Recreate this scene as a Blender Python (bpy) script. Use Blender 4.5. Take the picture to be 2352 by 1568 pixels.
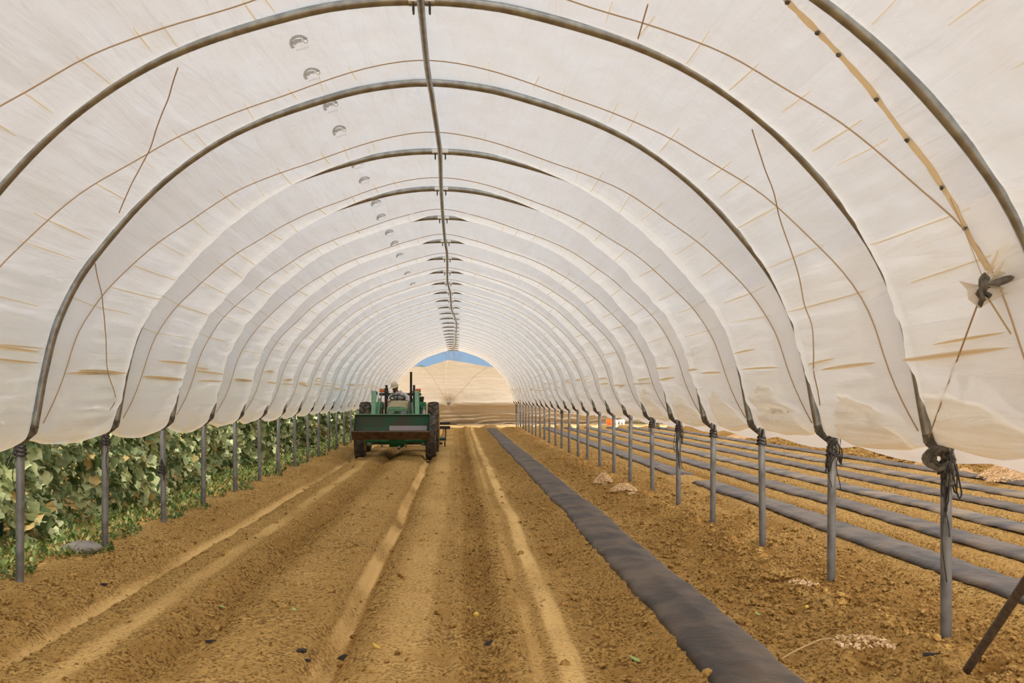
import bpy, bmesh, math, random
import numpy as np
from mathutils import Vector, Matrix

for o in list(bpy.data.objects):
    bpy.data.objects.remove(o, do_unlink=True)
SC = bpy.context.scene
COL = SC.collection
PI = math.pi
rnd = random.Random(7)

# ------------------------------------------------------------------ camera
EYE = 1.45
F = 2352 * 35.0 / 36.0
VPX, HOR = 1070.0, 912.0
cam = bpy.data.cameras.new('camera')
cam.lens = 35.0; cam.sensor_width = 36.0
cam.shift_x = (1176 - VPX) / 2352.0
cam.shift_y = (HOR - 784) / 2352.0
cam.clip_start = 0.05; cam.clip_end = 600
cam.dof.use_dof = True; cam.dof.focus_distance = 20.0; cam.dof.aperture_fstop = 6.5
camo = bpy.data.objects.new('camera', cam)
camo.location = (0, 0, EYE); camo.rotation_euler = (PI / 2, 0, 0)
COL.objects.link(camo); SC.camera = camo

# ------------------------------------------------------------------ sky, sun, exposure
SUN_EL, SUN_AZ = math.radians(45), math.radians(172)     # azimuth from +Y towards +X
world = bpy.data.worlds.new('sky'); SC.world = world; world.use_nodes = True
wn = world.node_tree.nodes; wl = world.node_tree.links
tcw = wn.new('ShaderNodeTexCoord'); sxw = wn.new('ShaderNodeSeparateXYZ'); wl.new(tcw.outputs['Generated'], sxw.inputs[0])
rw = wn.new('ShaderNodeValToRGB'); ew = rw.color_ramp.elements
ew[0].position = 0.0; ew[0].color = (.235, .335, .45, 1); ew[1].position = 1.0; ew[1].color = (.18, .32, .62, 1)
kw = ew.new(.15); kw.color = (.20, .31, .46, 1)
wl.new(sxw.outputs['Z'], rw.inputs['Fac'])
# broad glow added to the sky round the sun, brightens the film walls
sdir = (math.sin(SUN_AZ) * math.cos(SUN_EL), math.cos(SUN_AZ) * math.cos(SUN_EL), math.sin(SUN_EL))
dw = wn.new('ShaderNodeVectorMath'); dw.operation = 'DOT_PRODUCT'; wl.new(tcw.outputs['Generated'], dw.inputs[0]); dw.inputs[1].default_value = sdir
mw = wn.new('ShaderNodeMath'); mw.operation = 'MAXIMUM'; wl.new(dw.outputs['Value'], mw.inputs[0]); mw.inputs[1].default_value = 0
pw = wn.new('ShaderNodeMath'); pw.operation = 'POWER'; wl.new(mw.outputs[0], pw.inputs[0]); pw.inputs[1].default_value = .9
hz = wn.new('ShaderNodeMixRGB'); hz.blend_type = 'ADD'; wl.new(pw.outputs[0], hz.inputs[0]); wl.new(rw.outputs['Color'], hz.inputs[1]); hz.inputs[2].default_value = (2.2, 2.05, 1.8, 1)
wl.new(hz.outputs[0], wn['Background'].inputs[0]); wn['Background'].inputs[1].default_value = 1.0
sun = bpy.data.lights.new('sun', 'SUN'); sun.energy = 1.55; sun.angle = math.radians(1.0); sun.color = (1.0, 0.93, 0.83)
suno = bpy.data.objects.new('sun', sun); COL.objects.link(suno)
sd = Vector((math.sin(SUN_AZ) * math.cos(SUN_EL), math.cos(SUN_AZ) * math.cos(SUN_EL), math.sin(SUN_EL)))
suno.rotation_euler = sd.to_track_quat('Z', 'Y').to_euler(); suno.location = (6, 10, 30)
SC.view_settings.view_transform = 'Standard'; SC.view_settings.look = 'None'
SC.view_settings.gamma = 1.0; SC.view_settings.use_curve_mapping = False
SC.view_settings.exposure = 0.5
cy = SC.cycles
cy.max_bounces = 9; cy.diffuse_bounces = 6; cy.glossy_bounces = 3; cy.transmission_bounces = 4; cy.transparent_max_bounces = 6
cy.caustics_reflective = False; cy.caustics_refractive = False; cy.sample_clamp_indirect = 6.0
cy.use_denoising = True

# ------------------------------------------------------------------ materials
def lin(r, g, b):
    f = lambda c: (c / 255 / 12.92) if c / 255 <= .04045 else ((c / 255 + .055) / 1.055) ** 2.4
    return (f(r), f(g), f(b), 1)

def mat(name, col, rough=.6, metal=0., spec=.5, var=None, scale=8., bump=0., bscale=40., detail=4):
    m = bpy.data.materials.new(name); m.use_nodes = True
    nt = m.node_tree; b = nt.nodes['Principled BSDF']
    b.inputs['Base Color'].default_value = col; b.inputs['Roughness'].default_value = rough
    b.inputs['Metallic'].default_value = metal; b.inputs['Specular IOR Level'].default_value = spec
    tc = nt.nodes.new('ShaderNodeTexCoord')
    if var:
        n = nt.nodes.new('ShaderNodeTexNoise'); n.inputs['Scale'].default_value = scale; n.inputs['Detail'].default_value = detail
        r = nt.nodes.new('ShaderNodeValToRGB'); r.color_ramp.elements[0].position = .38; r.color_ramp.elements[1].position = .62
        r.color_ramp.elements[0].color = col; r.color_ramp.elements[1].color = var
        nt.links.new(tc.outputs['Object'], n.inputs['Vector']); nt.links.new(n.outputs['Fac'], r.inputs['Fac'])
        nt.links.new(r.outputs['Color'], b.inputs['Base Color'])
    if bump:
        n2 = nt.nodes.new('ShaderNodeTexNoise'); n2.inputs['Scale'].default_value = bscale; n2.inputs['Detail'].default_value = 5
        bp = nt.nodes.new('ShaderNodeBump'); bp.inputs['Strength'].default_value = bump; bp.inputs['Distance'].default_value = .02
        nt.links.new(tc.outputs['Object'], n2.inputs['Vector']); nt.links.new(n2.outputs['Fac'], bp.inputs['Height'])
        nt.links.new(bp.outputs['Normal'], b.inputs['Normal'])
    return m

def film_mat(name, refl, trans, tint=None, bump=.25, see=.06, wr=(9., .9), blotch=True):
    m = bpy.data.materials.new(name); m.use_nodes = True
    nt = m.node_tree; N = nt.nodes; L = nt.links
    for n in list(N): N.remove(n)
    out = N.new('ShaderNodeOutputMaterial')
    d = N.new('ShaderNodeBsdfDiffuse'); t = N.new('ShaderNodeBsdfTranslucent'); g = N.new('ShaderNodeBsdfGlossy'); tr = N.new('ShaderNodeBsdfTransparent')
    g.inputs['Roughness'].default_value = .45; g.inputs['Color'].default_value = (.9, .9, .9, 1)
    uv = N.new('ShaderNodeUVMap'); mp = N.new('ShaderNodeMapping'); mp.inputs['Scale'].default_value = (wr[0], wr[1], 1)
    n1 = N.new('ShaderNodeTexNoise'); n1.inputs['Scale'].default_value = 1.; n1.inputs['Detail'].default_value = 5; n1.inputs['Distortion'].default_value = .7
    L.new(uv.outputs[0], mp.inputs[0]); L.new(mp.outputs[0], n1.inputs['Vector'])
    mp2 = N.new('ShaderNodeMapping'); mp2.inputs['Scale'].default_value = (3.2, 2.0, 1)
    n2 = N.new('ShaderNodeTexNoise'); n2.inputs['Scale'].default_value = 1.; n2.inputs['Detail'].default_value = 4; n2.inputs['Roughness'].default_value = .6
    L.new(uv.outputs[0], mp2.inputs[0]); L.new(mp2.outputs[0], n2.inputs['Vector'])
    ad = N.new('ShaderNodeMath'); ad.operation = 'ADD'; L.new(n1.outputs['Fac'], ad.inputs[0]); L.new(n2.outputs['Fac'], ad.inputs[1])
    bp = N.new('ShaderNodeBump'); bp.inputs['Strength'].default_value = bump; bp.inputs['Distance'].default_value = .12
    L.new(ad.outputs[0], bp.inputs['Height'])
    for s in (d, t, g): L.new(bp.outputs['Normal'], s.inputs['Normal'])
    # uneven thickness / dust
    r = N.new('ShaderNodeValToRGB'); e = r.color_ramp.elements
    e[0].position = .3; e[1].position = .7
    c2 = tuple(c * k for c, k in zip(trans[:3], (.94, .90, .85))) + (1,)
    e[0].color = c2 if blotch else trans; e[1].color = trans
    L.new(n2.outputs['Fac'], r.inputs['Fac']); L.new(r.outputs['Color'], t.inputs['Color'])
    d.inputs['Color'].default_value = refl
    if tint:    # dirty hem: dust and yellowing along the lowest hand's breadth, UV x = metres from ridge
        sx = N.new('ShaderNodeSeparateXYZ'); L.new(uv.outputs[0], sx.inputs[0])
        ab = N.new('ShaderNodeMath'); ab.operation = 'ABSOLUTE'; L.new(sx.outputs[0], ab.inputs[0])
        mr = N.new('ShaderNodeMapRange'); mr.inputs['From Min'].default_value = 4.12; mr.inputs['From Max'].default_value = 4.5
        L.new(ab.outputs[0], mr.inputs['Value'])
        mu = N.new('ShaderNodeMath'); mu.operation = 'MULTIPLY'; L.new(mr.outputs[0], mu.inputs[0])
        m3 = N.new('ShaderNodeMapRange'); m3.inputs['From Min'].default_value = .38; m3.inputs['From Max'].default_value = .52
        L.new(n2.outputs['Fac'], m3.inputs['Value']); L.new(m3.outputs[0], mu.inputs[1])
        mx = N.new('ShaderNodeMixRGB'); L.new(mu.outputs[0], mx.inputs[0]); L.new(r.outputs['Color'], mx.inputs[1]); mx.inputs[2].default_value = tint
        L.new(mx.outputs[0], t.inputs['Color'])
    a = N.new('ShaderNodeMixShader'); a.inputs[0].default_value = .5; L.new(d.outputs[0], a.inputs[1]); L.new(t.outputs[0], a.inputs[2])
    # diffuse and translucent are summed physically: colours already hold their share
    adds = N.new('ShaderNodeAddShader'); L.new(d.outputs[0], adds.inputs[0]); L.new(t.outputs[0], adds.inputs[1])
    b = N.new('ShaderNodeMixShader'); b.inputs[0].default_value = .03; L.new(adds.outputs[0], b.inputs[1]); L.new(g.outputs[0], b.inputs[2])
    c = N.new('ShaderNodeMixShader'); c.inputs[0].default_value = see; L.new(b.outputs[0], c.inputs[1]); L.new(tr.outputs[0], c.inputs[2])
    L.new(c.outputs[0], out.inputs[0])
    return m

M = {}
M['film'] = film_mat('plastic_film', (.71, .69, .64, 1), (.228, .236, .238, 1), tint=(.25, .19, .11, 1), bump=.34)
M['film_plain'] = film_mat('plastic_film_plain', (.24, .23, .22, 1), (.68, .66, .63, 1), bump=.2)
M['film_yellow'] = film_mat('yellowed_film', (.16, .14, .10, 1), (.82, .73, .56, 1), bump=.2, see=0)
M['film_double'] = film_mat('doubled_film', (.18, .17, .15, 1), (.76, .70, .60, 1), bump=.15, see=0)
M['curtain'] = film_mat('curtain_cloth', (.30, .24, .165, 1), (.09, .07, .05, 1), bump=.22, see=0, wr=(.6, 5.))
M['steel'] = mat('galvanised_steel', (.28, .275, .26, 1), .36, .85, .5, (.40, .41, .39, 1), 14, .05, 60)
M['post_steel'] = mat('weathered_steel_post', (.145, .135, .125, 1), .5, .4, .5, (.23, .22, .205, 1), 9, .08, 50)
M['white_metal'] = mat('white_clamp', (.90, .89, .86, 1), .5)
M['dark_bolt'] = mat('dark_bolt', (.08, .07, .06, 1), .5, .6)
M['rope_tan'] = mat('tan_rope', (.50, .35, .19, 1), .9)
M['rope_dark'] = mat('dark_cord', (.022, .018, .015, 1), .85, var=(.05, .04, .03, 1), scale=30)
M['rag'] = mat('weathered_strap', (.07, .06, .045, 1), .9, var=(.16, .14, .11, 1), scale=25, bump=.4)
M['print'] = film_mat('grey_ink', (.30, .30, .29, 1), (.29, .29, .285, 1), bump=0, see=.0)
M['wood'] = mat('weathered_wood', (.075, .05, .03, 1), .85, var=(.12, .085, .055, 1), scale=30, bump=.4)
M['board'] = mat('pale_board', (.42, .32, .2, 1), .8, var=(.3, .22, .13, 1), scale=6)
M['green'] = mat('green_paint', (.015, .17, .055, 1), .4, var=(.03, .20, .08, 1), scale=5)
M['dusty_green'] = mat('dusty_green_paint', (.11, .30, .15, 1), .65, var=(.19, .32, .19, 1), scale=9)
M['bucket_green'] = mat('worn_bucket_green', (.010, .085, .034, 1), .65, var=(.055, .05, .025, 1), scale=3.2)
M['bucket_rust'] = mat('rusty_steel', (.075, .04, .022, 1), .8, var=(.13, .08, .045, 1), scale=7, bump=.3)
M['hood_dust'] = mat('dust_coated_hood', (.36, .30, .15, 1), .8, var=(.42, .34, .19, 1), scale=6)
M['rubber'] = mat('tyre_rubber', (.045, .036, .030, 1), .8, var=(.13, .098, .07, 1), scale=9, bump=.3)
M['yellow'] = mat('yellow_rim_paint', (.62, .36, .02, 1), .5)
M['black'] = mat('black_metal', (.012, .012, .012, 1), .5, var=(.03, .025, .02, 1), scale=9)
M['soot'] = mat('sooty_pipe', (.035, .018, .014, 1), .6, .3)
M['amber'] = mat('amber_lens', (.75, .13, .01, 1), .3)
M['glass_lamp'] = mat('headlight_glass', (.30, .30, .30, 1), .2, var=(.16, .16, .16, 1), scale=30)
M['grey'] = mat('ribbed_grey_metal', (.36, .31, .31, 1), .6, .2)
M['silver'] = mat('chrome_rod', (.6, .58, .55, 1), .25, .9)
M['skin'] = mat('skin', (.22, .10, .055, 1), .6)
M['shirt'] = mat('pale_shirt', (.66, .64, .60, 1), .85, var=(.54, .52, .49, 1), scale=12, bump=.3, bscale=14)
M['trousers'] = mat('grey_trousers', (.12, .12, .13, 1), .9)
M['straw_hat'] = mat('straw_hat', (.80, .70, .52, 1), .85, var=(.68, .56, .38, 1), scale=60, bump=.3)
M['hair'] = mat('dark_hair', (.015, .010, .008, 1), .8)
M['glove'] = mat('orange_glove', (.65, .13, .03, 1), .7)
M['orange'] = mat('orange_plastic', (.80, .13, .01, 1), .45)
M['white_plastic'] = mat('white_plastic', (.72, .72, .72, 1), .5, var=(.6, .6, .6, 1), scale=12)
M['print_dark'] = mat('label_print', (.06, .06, .08, 1), .7)
M['straw'] = mat('straw_chips', (.88, .66, .40, 1), .8, var=(.70, .48, .26, 1), scale=20)
M['mulch'] = mat('black_mulch_film', (.050, .038, .031, 1), .6, 0, .35, (.14, .098, .066, 1), 3.0, .5, 22, 7)
M['mulch_dusty'] = mat('dusty_mulch_film', (.065, .052, .045, 1), .6, 0, .4, (.24, .17, .10, 1), 2.2, .5, 22, 7)
M['stone'] = mat('grey_stone', (.16, .13, .10, 1), .9, var=(.28, .24, .2, 1), scale=8, bump=.5)
M['bark'] = mat('grey_bark', (.13, .10, .085, 1), .9, bump=.3)
M['stem'] = mat('vine_stem', (.12, .14, .045, 1), .8)
M['fruit'] = mat('yellow_fruit', (.85, .60, .10, 1), .5)
M['scrap'] = mat('dark_plastic_scrap', (.03, .022, .018, 1), .8)
M['clod'] = mat('soil_clod', (.30, .165, .072, 1), .95, 0, .1, (.44, .26, .115, 1), 5, .5, 35)

def leaf_mat(name, a, b, c):
    m = bpy.data.materials.new(name); m.use_nodes = True; nt = m.node_tree; N = nt.nodes; L = nt.links
    p = N['Principled BSDF']; p.inputs['Roughness'].default_value = .55; p.inputs['Specular IOR Level'].default_value = .35
    at = N.new('ShaderNodeAttribute'); at.attribute_name = 'tone'
    r = N.new('ShaderNodeValToRGB'); e = r.color_ramp.elements
    e[0].position = 0; e[0].color = a; e[1].position = .85; e[1].color = b
    k = e.new(.93); k.color = c
    L.new(at.outputs['Fac'], r.inputs['Fac']); L.new(r.outputs['Color'], p.inputs['Base Color'])
    t = N.new('ShaderNodeBsdfTranslucent'); L.new(r.outputs['Color'], t.inputs['Color'])
    mx = N.new('ShaderNodeMixShader'); mx.inputs[0].default_value = .25
    L.new(p.outputs[0], mx.inputs[1]); L.new(t.outputs[0], mx.inputs[2]); L.new(mx.outputs[0], N['Material Output'].inputs[0])
    return m
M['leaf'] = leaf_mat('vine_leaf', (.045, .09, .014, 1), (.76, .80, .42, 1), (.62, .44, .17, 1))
M['weed'] = leaf_mat('weed_leaf', (.05, .11, .02, 1), (.22, .28, .07, 1), (.42, .36, .13, 1))

def soil_material():
    m = bpy.data.materials.new('tilled_soil'); m.use_nodes = True; nt = m.node_tree; N = nt.nodes; L = nt.links
    p = N['Principled BSDF']; p.inputs['Roughness'].default_value = .95; p.inputs['Specular IOR Level'].default_value = .1
    tc = N.new('ShaderNodeTexCoord')
    n1 = N.new('ShaderNodeTexNoise'); n1.inputs['Scale'].default_value = 3.5; n1.inputs['Detail'].default_value = 9; n1.inputs['Roughness'].default_value = .7
    n2 = N.new('ShaderNodeTexNoise'); n2.inputs['Scale'].default_value = 42; n2.inputs['Detail'].default_value = 4; n2.inputs['Roughness'].default_value = .6
    v = N.new('ShaderNodeTexVoronoi'); v.inputs['Scale'].default_value = 17; v.inputs['Randomness'].default_value = 1
    for n in (n1, n2, v): L.new(tc.outputs['Object'], n.inputs['Vector'])
    r = N.new('ShaderNodeValToRGB'); e = r.color_ramp.elements
    e[0].position = .32; e[0].color = (.53, .30, .088, 1); e[1].position = .68; e[1].color = (.83, .53, .18, 1)
    L.new(n1.outputs['Fac'], r.inputs['Fac'])
    at = N.new('ShaderNodeAttribute'); at.attribute_name = 'tone'      # compacted dry dust, plus the lit groove bank and sunlit end path painted paler
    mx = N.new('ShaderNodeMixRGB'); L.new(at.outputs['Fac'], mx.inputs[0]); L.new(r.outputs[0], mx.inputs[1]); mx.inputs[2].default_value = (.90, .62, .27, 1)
    # crumbs: dark specks
    am = N.new('ShaderNodeMath'); am.operation = 'MULTIPLY_ADD'; L.new(n1.outputs['Fac'], am.inputs[0]); am.inputs[1].default_value = -.55; am.inputs[2].default_value = .275
    an = N.new('ShaderNodeMath'); an.operation = 'ADD'; L.new(am.outputs[0], an.inputs[0]); L.new(n2.outputs['Fac'], an.inputs[1])
    r2 = N.new('ShaderNodeValToRGB'); e = r2.color_ramp.elements
    e[0].position = .39; e[0].color = (.30, .24, .18, 1); e[1].position = .50; e[1].color = (1, 1, 1, 1)
    L.new(an.outputs[0], r2.inputs['Fac'])
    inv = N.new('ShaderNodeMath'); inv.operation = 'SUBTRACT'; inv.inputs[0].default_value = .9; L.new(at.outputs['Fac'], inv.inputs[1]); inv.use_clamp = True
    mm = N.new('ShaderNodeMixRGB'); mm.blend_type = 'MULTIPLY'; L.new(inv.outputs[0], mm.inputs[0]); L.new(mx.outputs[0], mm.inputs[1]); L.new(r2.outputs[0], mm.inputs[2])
    dp = N.new('ShaderNodeAttribute'); dp.attribute_name = 'rough_dark'      # darker where the soil is rough
    m4 = N.new('ShaderNodeMixRGB'); m4.blend_type = 'MULTIPLY'; L.new(dp.outputs['Fac'], m4.inputs[0]); L.new(mm.outputs[0], m4.inputs[1]); m4.inputs[2].default_value = (.74, .67, .58, 1)
    L.new(m4.outputs[0], p.inputs['Base Color'])
    ad = N.new('ShaderNodeMath'); ad.operation = 'MULTIPLY_ADD'; L.new(v.outputs['Distance'], ad.inputs[0]); ad.inputs[1].default_value = -.9; L.new(n2.outputs['Fac'], ad.inputs[2])
    bs = N.new('ShaderNodeMath'); bs.operation = 'MULTIPLY'; L.new(inv.outputs[0], bs.inputs[0]); bs.inputs[1].default_value = 1.0
    bp = N.new('ShaderNodeBump'); bp.inputs['Distance'].default_value = .06; L.new(bs.outputs[0], bp.inputs['Strength']); L.new(ad.outputs[0], bp.inputs['Height'])
    L.new(bp.outputs['Normal'], p.inputs['Normal'])
    return m
M['soil'] = soil_material()

# ------------------------------------------------------------------ mesh helpers
class MB:
    def __init__(s): s.v = []; s.f = []
    def add(s, vs, fs):
        o = len(s.v); s.v.extend([tuple(p) for p in vs]); s.f.extend([tuple(i + o for i in f) for f in fs]); return s
    def box(s, c, d, rot=None):
        hx, hy, hz = d[0] / 2, d[1] / 2, d[2] / 2
        vs = [Vector((x, y, z)) for x in (-hx, hx) for y in (-hy, hy) for z in (-hz, hz)]
        if rot is not None: vs = [rot @ v for v in vs]
        vs = [v + Vector(c) for v in vs]
        return s.add(vs, [(0, 1, 3, 2), (4, 6, 7, 5), (0, 4, 5, 1), (2, 3, 7, 6), (0, 2, 6, 4), (1, 5, 7, 3)])
    def tube(s, pts, r, n=8, cap=True, closed=False):
        P = [Vector(p) for p in pts]; k = len(P)
        rs = r if isinstance(r, (list, tuple)) else [r] * k
        up = None; rings = []
        for i in range(k):
            a = P[i - 1] if (i > 0 or closed) else P[i]; b = P[(i + 1) % k] if (i < k - 1 or closed) else P[i]
            t = (b - a).normalized() if (b - a).length > 1e-9 else Vector((0, 0, 1))
            if up is None: up = t.orthogonal().normalized()
            up = (up - t * up.dot(t)); up = up.normalized() if up.length > 1e-6 else t.orthogonal().normalized()
            w = t.cross(up)
            rings.append([P[i] + (up * math.cos(2 * PI * j / n) + w * math.sin(2 * PI * j / n)) * rs[i] for j in range(n)])
        vs = [v for q in rings for v in q]; fs = []
        for i in range(k - (0 if closed else 1)):
            for j in range(n):
                a = i * n + j; b = i * n + (j + 1) % n; c = ((i + 1) % k) * n + (j + 1) % n; d = ((i + 1) % k) * n + j
                fs.append((a, b, c, d))
        if cap and not closed: fs.append(tuple(range(n))[::-1]); fs.append(tuple((k - 1) * n + j for j in range(n)))
        return s.add(vs, fs)
    def lathe(s, prof, c=(0, 0, 0), axis='Z', n=24):     # prof: (radius, height)
        vs = []
        for r, h in prof:
            for j in range(n):
                a = 2 * PI * j / n; x, y = r * math.cos(a), r * math.sin(a)
                p = (x, y, h) if axis == 'Z' else ((h, x, y) if axis == 'X' else (x, h, y))
                vs.append((p[0] + c[0], p[1] + c[1], p[2] + c[2]))
        fs = [(i * n + j, i * n + (j + 1) % n, (i + 1) * n + (j + 1) % n, (i + 1) * n + j) for i in range(len(prof) - 1) for j in range(n)]
        fs.append(tuple(range(n))[::-1]); fs.append(tuple((len(prof) - 1) * n + j for j in range(n)))
        return s.add(vs, fs)
    def prism(s, poly, x0, x1):                          # poly of (y, z), extruded along x
        k = len(poly); vs = [(x0, y, z) for y, z in poly] + [(x1, y, z) for y, z in poly]
        fs = [tuple(range(k))[::-1], tuple(range(k, 2 * k))] + [(i, (i + 1) % k, k + (i + 1) % k, k + i) for i in range(k)]
        return s.add(vs, fs)
    def blob(s, c, r, seed=0, rough=.25, sub=1, squash=(1, 1, 1)):
        V, Fc = ICO[sub]; q = random.Random(seed)
        vs = [(c[0] + v[0] * r * squash[0] * (1 + rough * (q.random() - .5) * 2), c[1] + v[1] * r * squash[1] * (1 + rough * (q.random() - .5) * 2),
               c[2] + v[2] * r * squash[2] * (1 + rough * (q.random() - .5) * 2)) for v in V]
        return s.add(vs, Fc)
    def build(s, name, m, parent=None, smooth=True, bevel=0, sub=0, loc=None):
        me = bpy.data.meshes.new(name); me.from_pydata(s.v, [], s.f); me.update()
        for k in (m if isinstance(m, (list, tuple)) else [m]): me.materials.append(k)
        if smooth: me.shade_smooth(); 
        if smooth and bevel == 0 and sub == 0:
            try: me.set_sharp_from_angle(angle=math.radians(40))
            except Exception: pass
        o = bpy.data.objects.new(name, me); COL.objects.link(o)
        if parent: o.parent = parent
        if loc: o.location = loc
        if bevel:
            b = o.modifiers.new('bevel', 'BEVEL'); b.width = bevel; b.segments = 2; b.limit_method = 'ANGLE'
            if smooth:
                try: me.set_sharp_from_angle(angle=math.radians(35))
                except Exception: pass
        if sub: 
            b = o.modifiers.new('sub', 'SUBSURF'); b.levels = sub; b.render_levels = sub
        return o

ICO = {}
for sdiv in (1, 2, 3):
    bm = bmesh.new(); bmesh.ops.create_icosphere(bm, subdivisions=sdiv, radius=1)
    ICO[sdiv] = ([tuple(v.co) for v in bm.verts], [tuple(v.index for v in f.verts) for f in bm.faces]); bm.free()

def tag(o, label=None, cat=None, group=None, kind=None):
    if label: o['label'] = label
    if cat: o['category'] = cat
    if group: o['group'] = group
    if kind: o['kind'] = kind
    return o
def empty(name, loc=(0, 0, 0), rot=(0, 0, 0)):
    o = bpy.data.objects.new(name, None); COL.objects.link(o); o.location = loc; o.rotation_euler = rot
    o.empty_display_size = .1
    return o
def grid_mesh(name, X, Y, Z, m, uv=None, attr=None, faces_mask=None, parent=None, smooth=True):
    nr, nc = X.shape
    co = np.stack([X, Y, Z], -1).reshape(-1, 3).astype(np.float32)
    i = np.arange(nr * nc).reshape(nr, nc)
    q = np.stack([i[:-1, :-1], i[:-1, 1:], i[1:, 1:], i[1:, :-1]], -1).reshape(-1, 4)
    if faces_mask is not None: q = q[faces_mask.reshape(-1)]
    me = bpy.data.meshes.new(name); nf = len(q)
    me.vertices.add(len(co)); me.vertices.foreach_set('co', co.ravel())
    me.loops.add(nf * 4); me.loops.foreach_set('vertex_index', q.ravel().astype(np.int32))
    me.polygons.add(nf); me.polygons.foreach_set('loop_start', (np.arange(nf) * 4).astype(np.int32))
    me.polygons.foreach_set('use_smooth', np.full(nf, smooth))
    me.update(calc_edges=True); me.validate()
    if uv is not None:
        U = uv.reshape(-1, 2); l = me.uv_layers.new(name='UVMap'); l.data.foreach_set('uv', U[q.ravel()].astype(np.float32).ravel())
    if attr is not None:
        a = me.attributes.new('tone', 'FLOAT', 'POINT'); a.data.foreach_set('value', attr.reshape(-1).astype(np.float32))
    me.materials.append(m)
    o = bpy.data.objects.new(name, me); COL.objects.link(o)
    if parent: o.parent = parent
    return o

def hash2(ix, iy, s):
    ix = np.asarray(ix); iy = np.asarray(iy)
    h = (ix.astype(np.int64) * 374761393 + iy.astype(np.int64) * 668265263 + s * 974634777) & 0xffffffff
    h = ((h ^ (h >> 13)) * 1274126177) & 0xffffffff
    return ((h ^ (h >> 16)) & 0xffffff) / float(0xffffff)
def vnoise(x, y, s=0):
    ix = np.floor(x); iy = np.floor(y); fx = x - ix; fy = y - iy
    fx = fx * fx * (3 - 2 * fx); fy = fy * fy * (3 - 2 * fy)
    a = hash2(ix, iy, s); b = hash2(ix + 1, iy, s); c = hash2(ix, iy + 1, s); d = hash2(ix + 1, iy + 1, s)
    return (a + (b - a) * fx) * (1 - fy) + (c + (d - c) * fx) * fy - .5
def fbm(x, y, o=4, s=0, g=.5):
    r = 0; a = 1.
    for k in range(o): r = r + a * vnoise(x * 2 ** k, y * 2 ** k, s + k); a *= g
    return r

def pt(u, v, D): return Vector(((u - VPX) * D / F, D, EYE - (v - HOR) * D / F))
def gpt(u, v, z=0.): D = (EYE - z) * F / (v - HOR); return Vector(((u - VPX) * D / F, D, z))
def bend(D):                                           # the whole block curves slightly to the left with distance
    D = np.maximum(np.asarray(D, float), 0.)
    return -15. * (1 - np.exp(-(D / 20.) ** 2.5)) * D / F

# ------------------------------------------------------------------ ground
BX = [(-9, .05), (-4.2, .06), (-3.6, .08), (-3.34, .06), (-3.15, .045), (-2.95, .01), (-2.8, -.05), (-2.70, -.125), (-2.62, -.125), (-2.53, -.05), (-2.4, -.0), (-1.98, .0),
      (-1.84, -.05), (-1.74, -.12), (-1.62, -.05), (-1.45, .01), (-1.12, .01), (-.94, -.0), (-.80, -.15), (-.74, -.13), (-.67, -.04), (-.56, .0), (-.2, .005), (-.13, -.03), (-.05, .0),
      (.05, -.07), (.14, -.07), (.24, .02), (.34, .015), (.385, -.03), (.43, -.005), (.48, .01), (.65, .0), (.8, -.03), (.95, -.03), (1.1, .02), (1.2, .07), (1.42, .095), (1.62, .065), (1.72, -.02),
      (1.85, -.05), (2.05, .0), (2.4, .04), (2.76, .05), (3.1, .04), (3.35, .02)]
BEDS = [3.77, 4.68, 5.6, 6.55, 7.5, 8.55]
for c in BEDS: BX += [(c - .33, .06), (c - .22, .115), (c, .13), (c + .2, .11), (c + .30, .02), (c + .40, -.09), (c + .50, -.06)]
BX += [(9.3, .06), (10.2, .12), (11.75, .08), (12.2, .0), (12.7, .12), (13.2, .0), (13.8, .12), (14.4, .0), (15, .12), (15.7, 0), (16.3, .12), (17, .02), (22, .02), (400, .0)]
BX = [(-400, .0)] + BX
bx = np.array(BX)
RGH = np.array([(-400, .5), (-3.5, .6), (-3.0, .8), (-2.82, .5), (-2.74, .08), (-2.62, .05), (-2.52, .6), (-2.3, .35), (-2.15, .14), (-2.0, .14), (-1.93, .8), (-1.6, .8), (-1.42, .35), (-1.1, .35), (-1.0, .3), (-.90, .06), (-.75, .06),
                (-.71, .75), (-.6, .5), (-.46, .15), (-.2, .15), (-.1, .35), (-.02, .9), (.2, .95), (.3, .4), (.37, .1), (.46, .1), (.5, .08), (.64, .08), (.72, .8), (1.15, .8), (1.2, .3), (1.65, .3), (1.75, .5), (1.95, .8), (2.3, 1.25), (3.1, 1.25), (3.3, .9), (9.2, .8), (9.5, 1.8), (11.6, 1.8), (12.2, .8), (400, .5)])
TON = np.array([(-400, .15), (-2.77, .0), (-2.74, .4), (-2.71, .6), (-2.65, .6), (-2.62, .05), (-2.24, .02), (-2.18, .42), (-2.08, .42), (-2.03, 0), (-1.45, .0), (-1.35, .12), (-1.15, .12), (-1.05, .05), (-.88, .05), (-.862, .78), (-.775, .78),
                (-.755, .05), (-.6, .02), (-.44, .28), (-.27, .28), (-.21, .02), (-.05, .1), (0, 0), (.34, .0), (.37, .35), (.41, .35), (.44, .05), (.49, .1), (.51, .6), (.61, .6), (.64, .0), (400, .0)])  # paler dry strips; on the groove banks the lit face is put into the colour
_rg = [r for r in RGH.tolist() if not (3.3 < r[0] < 9.4)]
for c in BEDS: _rg += [[c - .36, .9], [c - .27, .2], [c + .27, .2], [c + .36, .9], [c + .46, .5]]
_rg += [[c - .3, .2] for c in (1.5,)]
RGH = np.array(sorted(_rg))
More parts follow.
